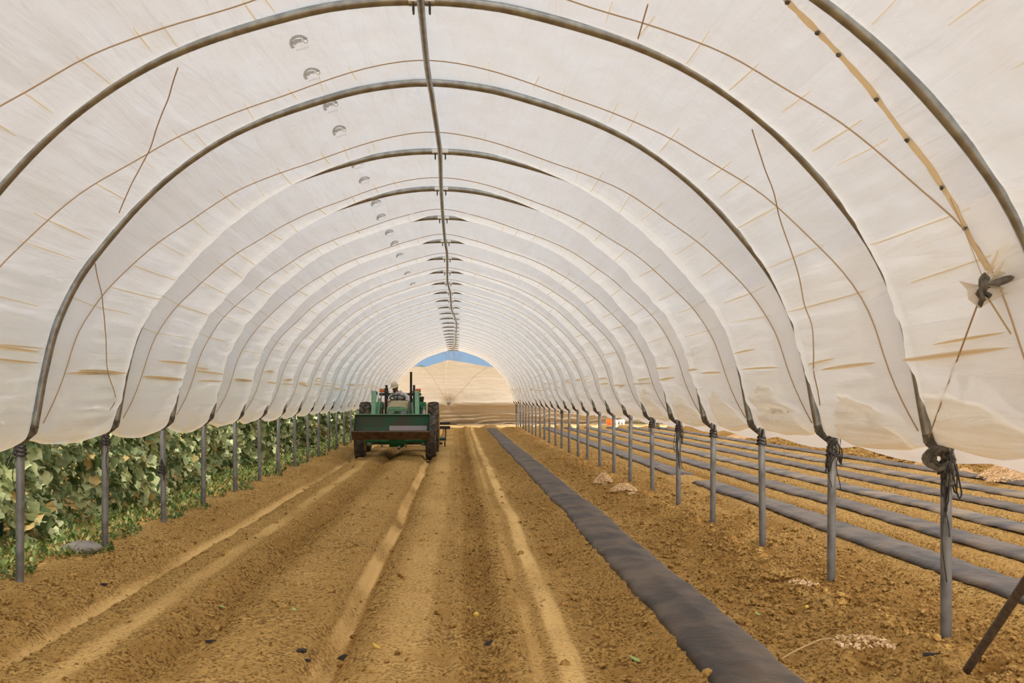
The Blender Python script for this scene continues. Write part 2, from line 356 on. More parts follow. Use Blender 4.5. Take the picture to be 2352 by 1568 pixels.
PITS = [(1950, 1382, .09, .12), (2095, 1440, .10, .13), (2035, 1392, .05, .05), (1870, 1330, .07, .07), (1800, 1300, .08, .05), (2270, 1530, .1, .1), (1920, 1365, .06, .05), (1700, 1255, .06, .05), (2235, 1500, .07, .07)]
PITS = [(gpt(u, v, .05), r, d) for u, v, r, d in PITS]
_qp = random.Random(44)
for _ in range(46): PITS.append((Vector((_qp.uniform(2.1, 3.3), 4.8 * (17 / 4.8) ** _qp.random(), 0)), _qp.uniform(.025, .065), _qp.uniform(.04, .09)))
rut = lambda Y: 1 - .0 * Y
def ground_z(X, Y, fine=True):
    X = np.asarray(X, float); Y = np.asarray(Y, float)
    wob = .035 * fbm(Y * .5, Y * 0 + 3, 3, 11) + .012 * vnoise(Y * 3., Y * 0, 5)
    xr = X - bend(Y) - wob * (np.abs(X) < 3)
    z = np.interp(xr, bx[:, 0], bx[:, 1])
    past = np.clip((Y - 44.2) / .8, 0, 1); past = past * past * (3 - 2 * past)
    z = z * (1 - past)
    berm = np.exp(-((Y - 44.4 - .5 * vnoise(X * 1.5, Y * 0, 3)) / .5) ** 2) * (.12 + .16 * vnoise(X * 2.2, Y * .8, 9))
    z = z + np.where((X > -3.2), berm, 0)
    # shallow soil heap the front bucket pushed between the wheels
    z = z + .05 * np.exp(-((Y - 21.8) / .6) ** 2 - ((X + 1.95) / .8) ** 2)
    rg = np.interp(xr, RGH[:, 0], RGH[:, 1]) * (1 - .6 * past)
    if fine:
        n = .045 * fbm(X * 5, Y * 5, 3, 21) + .06 * np.maximum(0, fbm(X * 12, Y * 12, 3, 31)) + .05 * np.maximum(0, vnoise(X * 26, Y * 24, 41) - .05)
        big = .07 * np.maximum(0, fbm(X * 3.6, Y * 3.6, 3, 51)) * np.clip(rg - 1, 0, 1) * 2
        z = z + n * rg + big
        for p, r, d in PITS:
            z = z - d * np.exp(-(((X - p.x) / r) ** 2 + ((Y - p.y) / (r * 1.1)) ** 2) ** 2)
    return z
ys = [-25, -12, -5, -2, 0, 1.5, 2.5, 3.2, 3.8, 4.2]
y = 4.4
while y < 52: ys.append(y); y += max(.018, .0052 * y)
ys += [53, 55, 58, 63, 70, 80, 100, 140, 200, 300]
xs = list(np.arange(-3.6, 3.6, .022)) + list(np.arange(3.6, 9.4, .035)) + list(np.arange(9.4, 17.2, .08)) + [18, 20, 24, 30, 40, 60, 100, 200]
xs = [-200, -80, -40, -20, -12] + list(np.arange(-9, -3.6, .12)) + xs
GX, GY = np.meshgrid(np.array(xs), np.array(ys))
GXb = GX + bend(GY) * (np.abs(GX) < 18)
GZ = ground_z(GXb, GY)
wobg = .035 * fbm(GY * .5, GY * 0 + 3, 3, 11) + .012 * vnoise(GY * 3., GY * 0, 5)
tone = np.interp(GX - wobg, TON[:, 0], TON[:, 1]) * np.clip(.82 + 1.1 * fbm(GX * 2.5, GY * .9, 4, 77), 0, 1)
tone = np.where((GY > 44.9), .55, tone)  # open ground past the tunnel end painted paler for direct sun
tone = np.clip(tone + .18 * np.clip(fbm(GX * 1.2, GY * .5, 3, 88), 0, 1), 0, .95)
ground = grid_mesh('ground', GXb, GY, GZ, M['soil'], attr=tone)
_dg = ground.data.attributes.new('rough_dark', 'FLOAT', 'POINT'); _rv = np.interp(GX - wobg, RGH[:, 0], RGH[:, 1])
_dg.data.foreach_set('value', (np.clip((_rv - .45) * 1.5, 0, 1) * np.clip(.75 + 1.2 * fbm(GX * 2, GY * 1.2, 3, 66), 0, 1) * (GY < 44.3)).reshape(-1).astype(np.float32))
tag(ground, 'brown tilled soil in long beds and furrows', 'soil', kind='structure')

def gz(x, y): return float(ground_z(np.array([x]), np.array([y]))[0])

# clods
def clods(name, n, xr, yr, sz, label, seed, dens=None):
    q = random.Random(seed); b = MB()
    for i in range(n):
        Y = yr[0] * (yr[1] / yr[0]) ** q.random(); X = q.uniform(*xr)
        if dens and q.random() > dens(X): continue
        r = sz[0] + (sz[1] - sz[0]) * q.random() ** 3.5
        Xb = X + float(bend(Y)); b.blob((Xb, Y, gz(Xb, Y) + r * .3), r, q.random(), .3, 1, (1, q.uniform(.8, 1.4), .7))
    o = b.build(name, M['soil'], smooth=False)
    return tag(o, label, 'soil clods', kind='stuff')
dn = lambda X: float(np.interp(X, RGH[:, 0], RGH[:, 1]))
clods('soil_clods', 5200, (-3.2, 1.2), (4.9, 22), (.006, .032), 'small crumbs of soil scattered over the tractor beds and furrows', 3, dn)
clods('soil_clods', 12000, (-3.2, 1.2), (4.8, 16), (.003, .013), 'fine soil crumbs on the furrows nearest the camera', 13, dn)
clods('soil_clods', 9000, (1.7, 3.5), (4.6, 14), (.004, .016), 'fine soil crumbs round the nearest right hand posts', 14)
clods('soil_clods', 3600, (1.75, 3.45), (4.7, 24), (.007, .036), 'coarse loose soil clods around the right hand row of posts', 4)
clods('soil_clods', 1500, (9.3, 11.6), (17, 32), (.03, .12), 'rough dark clods beside the far row of posts in the right field', 6)

# ------------------------------------------------------------------ tunnel geometry
CX = -.293
PROF = np.array([(0, 3.73), (.3, 3.715), (.65, 3.655), (1.25, 3.475), (1.70, 3.25), (2.13, 2.91), (2.55, 2.42), (2.76, 2.02), (2.86, 1.65), (2.91, 1.38), (2.945, 1.19)])
def smooth_prof(P, n=120):
    Q = np.vstack([[-P[1, 0], P[1, 1]], P, 2 * P[-1] - P[-2]]); out = []
    for i in range(1, len(Q) - 2):
        for t in np.linspace(0, 1, 12, endpoint=False):
            a, b, c, d = Q[i - 1], Q[i], Q[i + 1], Q[i + 2]
            out.append(.5 * (2 * b + (c - a) * t + (2 * a - 5 * b + 4 * c - d) * t * t + (3 * b - a - 3 * c + d) * t ** 3))
    out.append(P[-1]); out = np.array(out); L = np.r_[0, np.cumsum(np.hypot(*np.diff(out, axis=0).T))]
    s = np.linspace(0, L[-1], n); return np.stack([np.interp(s, L, out[:, 0]), np.interp(s, L, out[:, 1])], 1), L[-1]
PR, PLEN = smooth_prof(PROF)
SG = np.linspace(0, 1, len(PR))
TN = np.gradient(PR, axis=0); TN /= np.linalg.norm(TN, axis=1)[:, None]
NRM = np.stack([-TN[:, 1], TN[:, 0]], 1)            # outward normal
NMIN, NMAX = -5, 25
HY = {n: 1.77 * (n + 2.22) for n in range(NMIN, NMAX + 1)}
HY[0] = 4.30
RIDGE = {n: 3.73 for n in HY}; RIDGE[2] = 3.81; RIDGE[1] = 3.72; RIDGE[4] = 3.755; RIDGE[5] = 3.755
hy = np.array([HY[n] for n in sorted(HY)]); rz = np.array([RIDGE[n] - 3.73 for n in sorted(HY)]); hn = np.array(sorted(HY))
AS = np.array([(0, .012), (.06, .012), (.12, .025), (.2, .05), (.3, .10), (.45, .17), (.6, .19), (.75, .17), (.88, .15), (.94, .10), (.97, .05), (1, .0), (1.2, 0)])
AF = np.array([(0, .012), (.04, .03), (.08, .09), (.2, .13), (.3, .15), (.45, .18), (.6, .19), (.75, .17), (.88, .16), (.94, .11), (.97, .05), (1, .0), (1.2, 0)])
TS = np.array([(0, .68), (.15, .67), (.3, .61), (.45, .42), (.6, .22), (.75, .13), (.9, .08), (1, .04), (1.2, .04)])
T0 = np.array([(0, .70), (.15, .79), (.25, .84), (.35, .79), (.5, .67), (.6, .54), (.7, .42), (.8, .33), (.9, .2), (1, .06), (1.2, .06)])
def dip_amp(s, k, right):
    A = np.where(k < 4, np.interp(s, AS[:, 0], AS[:, 1]), np.interp(s, AF[:, 0], AF[:, 1])) * (1 + .2 * (hash2(k, k * 0, 3) - .5))
    near = np.where(right, np.interp(s, [0, .62, .8, 1], [.38, .38, 1., 1.]), .36)
    return np.where(k < 2, A * near, A)
def rope_t(s, k, right=False): return np.clip(np.interp(s, T0[:, 0], T0[:, 1]) - 1.7 * dip_amp(s, k, right), .05, .9)
def film(a, Y, off=.0, dip=True):
    """a: signed arc fraction (-1 left foot, 0 ridge, 1 right foot); returns x, y, z arrays"""
    a, Y = np.broadcast_arrays(np.asarray(a, float), np.asarray(Y, float))
    s = np.minimum(np.abs(a), 1.); sg = np.sign(a)
    px_ = np.interp(s, SG, PR[:, 0]); pz = np.interp(s, SG, PR[:, 1]); nx = np.interp(s, SG, NRM[:, 0]); nz = np.interp(s, SG, NRM[:, 1])
    f = np.interp(Y, hy, hn); k = np.clip(np.floor(f), NMIN, NMAX - 1); t = f - k
    tr = rope_t(s, k, sg > 0); A = dip_amp(s, k, sg > 0)
    u = np.clip((t - tr) / (1 - tr), 0, 1); w = np.clip(t / tr, 0, 1)
    d = np.where(t > tr, 1 - u ** 14, w ** .9) * A
    slack = np.interp(s, [0, .3, .6, .8, .95, 1], [0, .007, .019, .034, .042, .025])
    wr = slack * np.sin(PI * t) * (1.2 * fbm(s * 26, f * 1.2 + 9, 3, 5) + .9 * fbm(s * 60, f * 1.5 + 3, 2, 6)) * 1.6
    o = .034 + off - (d + wr if dip else 0)
    x = sg * (px_ + nx * o); z = pz + nz * o
    z = z + np.interp(Y, hy, rz) * np.clip(1 - s * 1.6, 0, 1) ** 1.0
    # hem below the foot
    h = np.clip((np.abs(a) - 1) / .05, 0, 1)
    left = sg < 0
    rd = hash2(k, k * 0 + 1, 8)
    drop = np.where(left, .055 + (.075 + .05 * rd) * np.sin(PI * t) ** .8 + .015 * vnoise(f * 9, f * 0, 4), .015 + .035 * np.sin(PI * t) + .05 * rd * np.sin(PI * t) ** .5 + .035 * vnoise(f * 7, f * 0, 14))
    z = z - drop * np.sin(h * PI / 2)
    blw = np.sin(PI * t) ** .7 * np.where(left, .09, .03)
    hh = np.clip((s - .86) / .14, 0, 1) * (1 - h) + h * (1 - h * 1.6)
    x = x - sg * blw * hh + sg * np.where(left, .03, .045) * h
    return x + CX + bend(Y), Y, z
def film_pt(a, Y, off=0., dip=True):
    r = film(np.array([a]), np.array([Y]), off, dip); return Vector((float(r[0][0]), float(Y), float(r[2][0])))
# inverse: photograph position -> arc fraction and distance, by the same law the film is built with
_ga, _gy = np.meshgrid(np.linspace(-1.04, 1.04, 900), np.exp(np.linspace(math.log(2.0), math.log(48), 1500)))
_gx, _, _gz = film(_ga, _gy)
_u = VPX + _gx * F / _gy; _v = HOR - (_gz - EYE) * F / _gy
def on_film(u, v, lo=2., hi=48.):
    e = (_u - u) ** 2 + (_v - v) ** 2 + np.where((_gy < lo) | (_gy > hi), 1e9, 0)
    i = np.unravel_index(e.argmin(), e.shape); return float(_ga[i]), float(_gy[i])

# film sheet
yy = []
for n in range(NMIN, NMAX):
    m_ = 16 if -1 <= n < 10 else 10
    yy += list(HY[n] + (HY[n + 1] - HY[n]) * np.sort(np.concatenate([np.arange(m_) / m_, [.955, .975, .988]])))
yy.append(HY[NMAX]); yy = np.array(yy)
aa = np.concatenate([np.linspace(-1.05, -1, 7)[:-1], np.linspace(-1, 1, 281), np.linspace(1, 1.05, 7)[1:]])
FA, FY = np.meshgrid(aa, yy)
FXx, FYy, FZz = film(FA, FY)
cover = empty('tunnel_cover', (CX, 0, 3.75))
tag(cover, 'translucent white plastic sheet stretched over the tractor tunnel hoops', 'plastic cover')
sheet = grid_mesh('film_sheet', FXx, FYy, FZz, M['film'], uv=np.stack([FA * PLEN, FY], -1), parent=cover)
sheet.location = (-CX, 0, -3.75)
def under(o): o.parent = cover; o.location = (-CX, 0, -3.75); return o

# folds where the rope nips the film
qf = random.Random(11); fold = MB()
for n in range(-1, NMAX):
    for sg in (-1, 1):
        k = 11 if n < 12 else 7
        for i in range(k):
            s = .07 + .73 * (i + qf.uniform(.15, .85)) / k
            tr = float(rope_t(s, n, sg > 0)); L = (1 - tr) * qf.uniform(.5, .95); t0 = tr - qf.uniform(.0, .12)
            w = qf.uniform(.008, .02); sk = qf.uniform(-.008, .008); m_ = 8
            vs = []
            for j in range(m_ + 1):
                t = min(t0 + (L + .05) * j / m_, .97); Y = HY[n] + (HY[n + 1] - HY[n]) * t; ww = w * math.sin(PI * (j + .3) / (m_ + .6)) ** .7
                a1 = sg * (s + sk * j / m_)
                vs += [film_pt(a1, Y, .002), film_pt(a1 + sg * .0015, Y, -ww)]
            fold.add(vs, [(2 * j, 2 * j + 1, 2 * j + 3, 2 * j + 2) for j in range(m_)])
fo = under(fold.build('pinched_folds', M['film_yellow'])); fo['kind'] = 'stuff'; fo['label'] = 'short tan pinched creases in the film'
# long slack folds low on the walls
slackf = MB()
for n in range(-1, NMAX):
    for sg in (-1, 1):
        for i in range(3 if sg < 0 else 2):
            s = qf.uniform(.835, .89); L = qf.uniform(.3, .85); t0 = qf.uniform(.02, .95 - L); w = qf.uniform(.006, .018) / PLEN; m_ = 10; sl = qf.uniform(-.006, .006)
            vs = []
            for j in range(m_ + 1):
                t = t0 + L * j / m_; Y = HY[n] + (HY[n + 1] - HY[n]) * t; e = math.sin(PI * j / m_) ** .6
                s1 = s + sl * j / m_
                vs += [film_pt(sg * (s1 - w * e), Y, -.006), film_pt(sg * s1, Y, -.028 * e - .008), film_pt(sg * (s1 + w * e), Y, -.006)]
            fs = []
            for j in range(m_): fs += [(3 * j, 3 * j + 1, 3 * j + 4, 3 * j + 3), (3 * j + 1, 3 * j + 2, 3 * j + 5, 3 * j + 4)]
            slackf.add(vs, fs)
so = under(slackf.build('slack_folds', M['film_yellow'])); so['kind'] = 'stuff'; so['label'] = 'yellowish lens shaped folds low on the film walls'
# doubled arch shaped flaps low on the right
for n, h_, tc_, tw in [(5, .42, .5, .33), (4, .30, .45, .36), (3, .34, .42, .30), (2, .40, .50, .33), (1, .30, .52, .30), (0, .30, .70, .55)]:
    b = MB(); m_ = 16; k_ = 8; vs = []
    for j in range(m_ + 1):
        x_ = -1 + 2 * j / m_; top = (1 - abs(x_) ** 2.3) * h_ / PLEN * (1 + .06 * math.sin(j * 2.1 + n))
        t = tc_ + tw * x_; Y = HY[n] + (HY[n + 1] - HY[n]) * min(max(t, .02), .99)
        for i in range(k_ + 1):
            vs.append(film_pt(1.045 - (top + .045) * i / k_, Y, .014))
    b.add(vs, [(j * (k_ + 1) + i, j * (k_ + 1) + i + 1, (j + 1) * (k_ + 1) + i + 1, (j + 1) * (k_ + 1) + i) for j in range(m_) for i in range(k_)])
    o = under(b.build('doubled_flap', M['film_double'])); o['label'] = 'tan arch shaped doubled layer'
# printed marks
LOGO = [(690, 98), (718, 170), (760, 245), (781, 302), (823, 378), (837, 414), (865, 467), (877, 499), (894, 535), (907, 560), (918, 586), (936, 628), (948, 652), (958, 678), (965, 700)]
for u, v in LOGO:
    a0, Y0 = on_film(u, v)
    b = MB(); W_, H_ = .052, .042
    def lp(x, y_):                                    # x along the arc (to the ridge), y along the tunnel
        return film_pt(a0 + x / PLEN, Y0 - y_ * 2.2, -.006)
    def stroke(pts, w):
        vs = []
        for i, (x, y_) in enumerate(pts):
            x2, y2 = pts[min(i + 1, len(pts) - 1)]; x1, y1 = pts[max(i - 1, 0)]; d = math.hypot(x2 - x1, y2 - y1) or 1
            nx, ny = -(y2 - y1) / d * w / 2, (x2 - x1) / d * w / 2
            vs += [lp(x + nx, y_ + ny), lp(x - nx, y_ - ny)]
        b.add(vs, [(2 * i, 2 * i + 1, 2 * i + 3, 2 * i + 2) for i in range(len(pts) - 1)])
    stroke([(W_ * math.cos(t), H_ * math.sin(t) * 1.5) for t in np.linspace(.3, PI + .3, 14)], .022)
    stroke([(W_ * .75 + .014 * math.cos(t), .01 + .02 * math.sin(t)) for t in np.linspace(0, 2 * PI, 9)], .006)
    stroke([(-W_ * .75, .012), (-.01, .030), (W_ * .4, .022)], .030)
    for i in range(5):
        x0 = -.040 + i * .017; stroke([(x0, -.050), (x0 + .005, -.034), (x0 + .010, -.050)], .004)
    under(b.build('printed_mark', M['print'], smooth=False))
# rolled seam at the near right
b = MB(); pts = []
for u, v in [(1790, -40), (1820, 0), (1880, 62), (1930, 112), (2000, 190), (2075, 290), (2140, 372), (2200, 470), (2248, 560), (2280, 615)]:
    a0, Y0 = on_film(u, v, 3.4, 5.2); pts.append(film_pt(a0, Y0, -.02))
fine = []
for i in range(len(pts) - 1):
    for t in (0, .25, .5, .75): fine.append(pts[i].lerp(pts[i + 1], t))
fine.append(pts[-1]); b.tube(fine, [.010 + .006 * qf.random() for _ in fine], 8)
SEAM = fine
o = under(b.build('rolled_seam', M['film_yellow'])); o['label'] = 'thick yellowed rolled seam at the near right'

for i in (3, 8, 12, 17, 21, 26, 30):
    k_ = MB().blob(tuple(SEAM[i] + Vector((.0, -.006, -.012))), .011, i, .25, 2, (1.2, .8, 1)).build('seam_knot', M['rag'], o)
    k_.location = (0, 0, 0)
# ------------------------------------------------------------------ hoops
def arch_pts(n, half=None, cx=None, sc=1.):
    Y = HY[n]; x0 = CX + float(bend(Y)); P = []
    rzv = RIDGE[n] - 3.73
    for sg, idx in ((-1, range(len(PR) - 1, -1, -3)), (1, range(2, len(PR), 3))):
        for i in idx:
            s = SG[i]; P.append((x0 + sg * PR[i, 0], Y, PR[i, 1] + rzv * max(0, 1 - s * 1.6)))
    return P
NUM = ['nearest', 'second', 'third', 'fourth', 'fifth', 'sixth', 'seventh', 'eighth', 'ninth', 'tenth', 'eleventh', 'twelfth', 'thirteenth', 'fourteenth', 'fifteenth',
       'sixteenth', 'seventeenth', 'eighteenth', 'nineteenth', 'twentieth', 'twenty-first', 'twenty-second', 'twenty-third', 'twenty-fourth', 'twenty-fifth', 'twenty-sixth']
RP = [(967, 5), (983, 190), (1003, 300), (1011, 350), (1013, 433), (1017, 500), (1022, 553), (1026.6, 575), (1027.5, 602), (1027.5, 646), (1034, 669), (1037, 709), (1044, 725), (1049, 742), (1047, 766), (1046.6, 789), (1038.4, 805)]
RPW = []
for u, v in RP:
    D = (3.675 - EYE) * F / (HOR - v); RPW.append(((u - VPX) * D / F, D, 3.675))
RPW = [(RPW[0][0] + .01, -3., 3.66), (RPW[0][0] + .01, 3.0, 3.66)] + RPW[:-1] + [(RPW[-1][0], HY[25] + .1, 3.675)]
def ridge_xz(Y):
    ysr = [p[1] for p in RPW]; z = 3.672 + np.interp(Y, hy, rz)
    return float(np.interp(Y, ysr, [p[0] for p in RPW])), float(z)
for n in range(0, NMAX + 1):
    Y = HY[n]; xb = CX + float(bend(Y))
    if n == 0: lab = 'nearest steel hoop, seen only in the top right corner'
    elif n == NMAX: lab = 'last steel hoop closing the far end of the tunnel'
    else:
        lab = NUM[n] + ' galvanised steel hoop of the tunnel counted from the camera'
        if n == 1: lab = 'steel hoop crossing the top edge of the photo, second from the camera'
        if n == 2: lab = 'third steel hoop, highest arch standing whole inside the photo'
    h = empty('support_hoop', (xb, Y, 0)); tag(h, lab, 'hoop', 'steel hoops of the tractor tunnel')
    seg = 12 if n < 8 else 8
    b = MB().tube([(p[0] - xb, 0, p[2]) for p in arch_pts(n)], .028, seg); b.build('arch_pipe', M['steel'], h)
    for sg in (-1, 1):
        xp = sg * 3.045; zb = gz(xb + xp, Y) - .12
        lean = .012 * math.sin(n * 2.3 + sg)
        b = MB().tube([(xp + lean, 0, zb), (xp, 0, 1.14), (xp - sg * .004, 0, 1.17)], [.031, .031, .024], seg); b.build('leg', M['post_steel'], h)
        # dark strap where the arch foot is drawn to the leg
        b = MB().tube([(sg * 2.935, 0, 1.24), (sg * 2.95, -.004, 1.19), (sg * 2.985, -.01, 1.15), (sg * 3.02, -.02, 1.12), (sg * 3.05, -.012, 1.10)], [.030, .031, .022, .02, .03], 8)
        b.build('foot_strap', M['rag'], h)
    if n not in (2,) and n < 24:
        rx, rzz = ridge_xz(Y)
        for sg in (-1, 1):
            xx = rx - xb + sg * .047
            cl = MB().box((xx, -.01, rzz + .052), (.054, .08, .034)).build('ridge_clamp', M['white_metal'], h, smooth=False, bevel=.003)
            MB().tube([(xx, -.036, rzz + .06), (xx, -.036, rzz - .0), (xx, -.03, rzz - .008), (xx, .03, rzz - .008), (xx, .036, rzz - .0), (xx, .036, rzz + .06)], .006, 6).build('u_bolt', M['dark_bolt'], cl)
rp = MB(); pts = []
for Y in np.concatenate([np.arange(-3, 48.2, .35), [48.2]]):
    x, z = ridge_xz(Y); pts.append((x, float(Y), z - .012 * abs(math.sin(Y * 1.77))))
rp.tube(pts, .021, 10)
tag(rp.build('ridge_pipe', M['steel']), 'long slightly bent ridge pipe running under all the hoops', 'pipe')

# ropes over the film
for n in range(-1, NMAX):
    b = MB(); P = []
    for a0 in np.linspace(-.985, .985, 90):
        t = float(rope_t(abs(a0), n, a0 > 0)); Y = HY[n] + (HY[n + 1] - HY[n]) * t
        P.append(film_pt(a0, Y, -.008))
    for _ in range(3): P = [P[0]] + [(P[i - 1] + P[i] * 2 + P[i + 1]) / 4 for i in range(1, len(P) - 1)] + [P[-1]]
    b.tube(P, .0042, 5)
    if n < 1: lab = ['taut brown rope over the film nearest the camera, in the upper corners', 'brown rope over the film in front of the second hoop'][n + 1]
    elif n == 24: lab = 'brown rope over the film just before the last hoop'
    else: lab = 'thin brown rope over the film between the %s and %s hoops' % (NUM[n], NUM[n + 1])
    tag(b.build('tie_down_rope', M['rope_tan']), lab, 'rope', 'ropes holding down the tunnel film')
def film_line(uvs, lo, hi, off, r, name, lab, m):
    b = MB(); K = [on_film(u, v, lo, hi) for u, v in uvs]; P = []
    for i in range(len(K) - 1):
        for t in np.linspace(0, 1, 8, endpoint=False): P.append(film_pt(K[i][0] + (K[i + 1][0] - K[i][0]) * t, K[i][1] + (K[i + 1][1] - K[i][1]) * t, off))
    P.append(film_pt(*K[-1], off))
    for _ in range(4): P = [P[0]] + [(P[i - 1] + P[i] * 2 + P[i + 1]) / 4 for i in range(1, len(P) - 1)] + [P[-1]]
    b.tube(P, r, 5)
    return tag(b.build(name, m), lab, 'rope', 'slanting ropes over the film')
film_line([(405, 148), (380, 230), (350, 310), (310, 395), (268, 485)], 5.2, 7.4, -.022, .0042, 'slanting_rope', 'brown rope slanting between the two large hoops at upper left', M['rope_tan'])
film_line([(212, 600), (228, 690), (235, 760), (238, 850), (246, 940)], 7.5, 9.2, -.022, .0042, 'slanting_rope', 'knotted brown rope dropping steeply down the left film wall', M['rope_tan'])
film_line([(1732, 290), (1765, 390), (1797, 500), (1850, 690), (1875, 800), (1890, 930)], 5.8, 9., -.022, .0042, 'slanting_rope', 'brown rope falling down the right film wall between two hoops', M['rope_tan'])
film_line([(1470, 80), (1490, 0)], 3., 6., -.022, .0042, 'slanting_rope', 'short dark rope near the top edge right of the ridge', M['rope_tan'])

# gathered knot, near right
_ka, _ky = on_film(2292, 640, 3.6, 5.3); kp = film_pt(_ka, _ky, -.07)
kn = empty('film_gather', kp); tag(kn, 'dark rope knot gathering the plastic film at the right edge', 'knot')
b = MB(); q = random.Random(5)
for i in range(5): b.tube([(q.uniform(-.02, .02), q.uniform(-.02, .02), .05 - i * .02), (.02 * math.cos(i), .03 * math.sin(i), .03 - i * .022), (q.uniform(-.02, .03), q.uniform(-.02, .02), -.01 - i * .02)], .012, 6)
b.blob((0, 0, 0), .022, 3, .2, 2, (1.0, 1, 1.9)); b.tube([(0, 0, 0), (.06, 0, .01), (.16, .0, .045), (.30, .02, .12)], [.018, .017, .018, .02], 8); b.build('rope_knot', M['rag'], kn)
def fan(tips, m, name):
    b = MB()
    for i in range(len(tips) - 1):
        k = 6; vs = []
        for j in range(k + 1):
            for T in (tips[i], tips[i + 1]):
                p = Vector(T) * (j / k); p.y += .02 * math.sin(i * 2 + j * .9) * (1 - j / k); vs.append(p)
        b.add(vs, [(2 * j, 2 * j + 1, 2 * j + 3, 2 * j + 2) for j in range(k)])
    return b.build(name, m, kn)
fan([(.10, .02, .22), (.16, .0, .20), (.22, .03, .19), (.30, .0, .16), (.34, .03, .10)], M['film_yellow'], 'gathered_film')
fan([(-.09, .03, .02), (-.07, .0, -.02), (-.05, .03, -.06), (-.015, .0, -.10), (.015, .03, -.09), (.10, .0, -.04), (.26, .02, -.03), (.36, 0, 0)], M['film_double'], 'film_tail')
cords = MB()
def cord(u0, v0, u1, v1, d0, d1, sag=.0):
    a, c = [film_pt(*on_film(u_, v_, 3.6, 5.65), -.045) - kp for u_, v_ in ((u0, v0), (u1, v1))]
    a = Vector((0, 0, -.02 if v1 > v0 else .03))
    return [a.lerp(c, t) + Vector((0, 0, -sag * math.sin(PI * t))) for t in np.linspace(0, 1, 14)]
cords.tube(cord(2284, 655, 2150, 1000, 4.5, 5.2), .0042, 5); cords.tube(cord(2300, 660, 2350, 760, 4.5, 4.25), .0042, 5)
cords.tube(cord(2290, 630, 2200, 440, 4.5, 4.62, -.01), .002, 5); cords.build('tie_cord', M['rope_tan'], kn)

# rope tangles on posts
def tangle(n, sg, size, loops, label, drop=.5, seed=0, bulk=True, dang=2):
    Y = HY[n]; x = CX + float(bend(Y)) + sg * 3.045; q = random.Random(seed)
    e = empty('rope_tangle', (x, Y, 1.12)); tag(e, label, 'rope tangle', 'dark cords tied round the posts')
    b = MB()
    for i in range(3): b.tube([((.035 + .004 * i) * math.cos(t), (.035 + .004 * i) * math.sin(t), -.04 - .03 * i + .01 * math.sin(t * 2)) for t in np.linspace(0, 2 * PI, 13)[:-1]], .007, 6, closed=True)
    b.build('knot', M['rope_dark'], e)
    b = MB()
    for i in range(loops):
        w = q.uniform(.3, 1) * size; dd = q.uniform(.35, 1) * drop; sx = q.choice((-1, 1)); P = []
        for t in np.linspace(0, 2 * PI, 22):
            P.append((sx * w * .55 * (1 - math.cos(t)) * .5 + w * .28 * math.sin(t) * math.sin(i), -.04 - .03 * q.random() * .3 - .02 * math.sin(t), .03 - dd * (1 - math.cos(t)) * .5 + .02 * math.sin(3 * t + i)))
        b.tube(P, .0035 if not bulk else .005, 5)
    for i in range(dang):
        L = q.uniform(.6, 1.) * drop * 1.9; x0 = q.uniform(-.03, .05)
        b.tube([(x0 + .015 * math.sin(t * 7 + i), -.045, .02 - L * t) for t in np.linspace(0, 1, 18)], .0035, 5)
    b.build('loose_cord', M['rope_dark'], e)
    if bulk:
        b = MB()
        for i in range(4):
            P = [(q.uniform(-.03, .03) - .05 * math.sin(PI * t) * size * 3 * (i % 2), -.04 + q.uniform(-.01, .01), .06 - drop * .55 * t) for t in np.linspace(0, 1, 9)]
            b.tube(P, [.010 + .010 * q.random() for _ in P], 6)
        b.build('frayed_strap', M['rag'], e)
    return e
e = tangle(1, 1, .12, 6, 'big frayed bundle of dark cord on the nearest right hand post', .42, 1, True, 2)
b = MB()    # thick curled strap end on its left
for w_, ph, tl, rr in ((.075, 0, .2, .014), (.062, .5, -.4, .012), (.088, .2, .6, .010), (.05, .9, .1, .012)):
    b.tube([(-.01 - w_ * (1 - math.cos(t)) * .8, -.045 + tl * .03 * math.sin(t + ph), .015 + w_ * .62 * math.sin(t) * (1 - .08 * t) - .012 * t + .006 * math.sin(5 * t + ph)) for t in np.linspace(0, 5.4, 22)], [rr * (1 + .3 * math.sin(i * 1.7 + ph)) for i in range(22)], 7)
b.build('curled_strap', M['rag'], e)
tangle(2, 1, .12, 5, 'dark cord loops hanging from the second right hand post', .26, 2, True, 2)
tangle(5, 1, .12, 5, 'thin dark cords dangling from the fifth right hand post', .40, 5, False, 3)
tangle(6, 1, .22, 4, 'looped thin cord sticking out right of the sixth right hand post', .18, 6, False, 1)
tangle(3, 1, .05, 2, 'small black knot of cord on the third right hand post', .08, 7, False, 0)
tangle(4, 1, .05, 2, 'small black knot of cord on the fourth right hand post', .08, 8, False, 0)
tangle(2, -1, .16, 2, 'black cord wound round the nearest left hand post', .35, 9, False, 1)
tangle(3, -1, .06, 4, 'dark cord loops down the second left hand post', .22, 10, False, 1)
e = tangle(4, -1, .10, 4, 'bunched dark cord halfway up the third left hand post', .2, 12, False, 0); e.location.z = .72
tangle(13, 1, .05, 2, 'dark knot on a far right post near the tunnel end', .5, 13, False, 1)
tangle(25, 1, .1, 3, 'dark cords wrapping the last right hand post', 1.0, 14, True, 2)

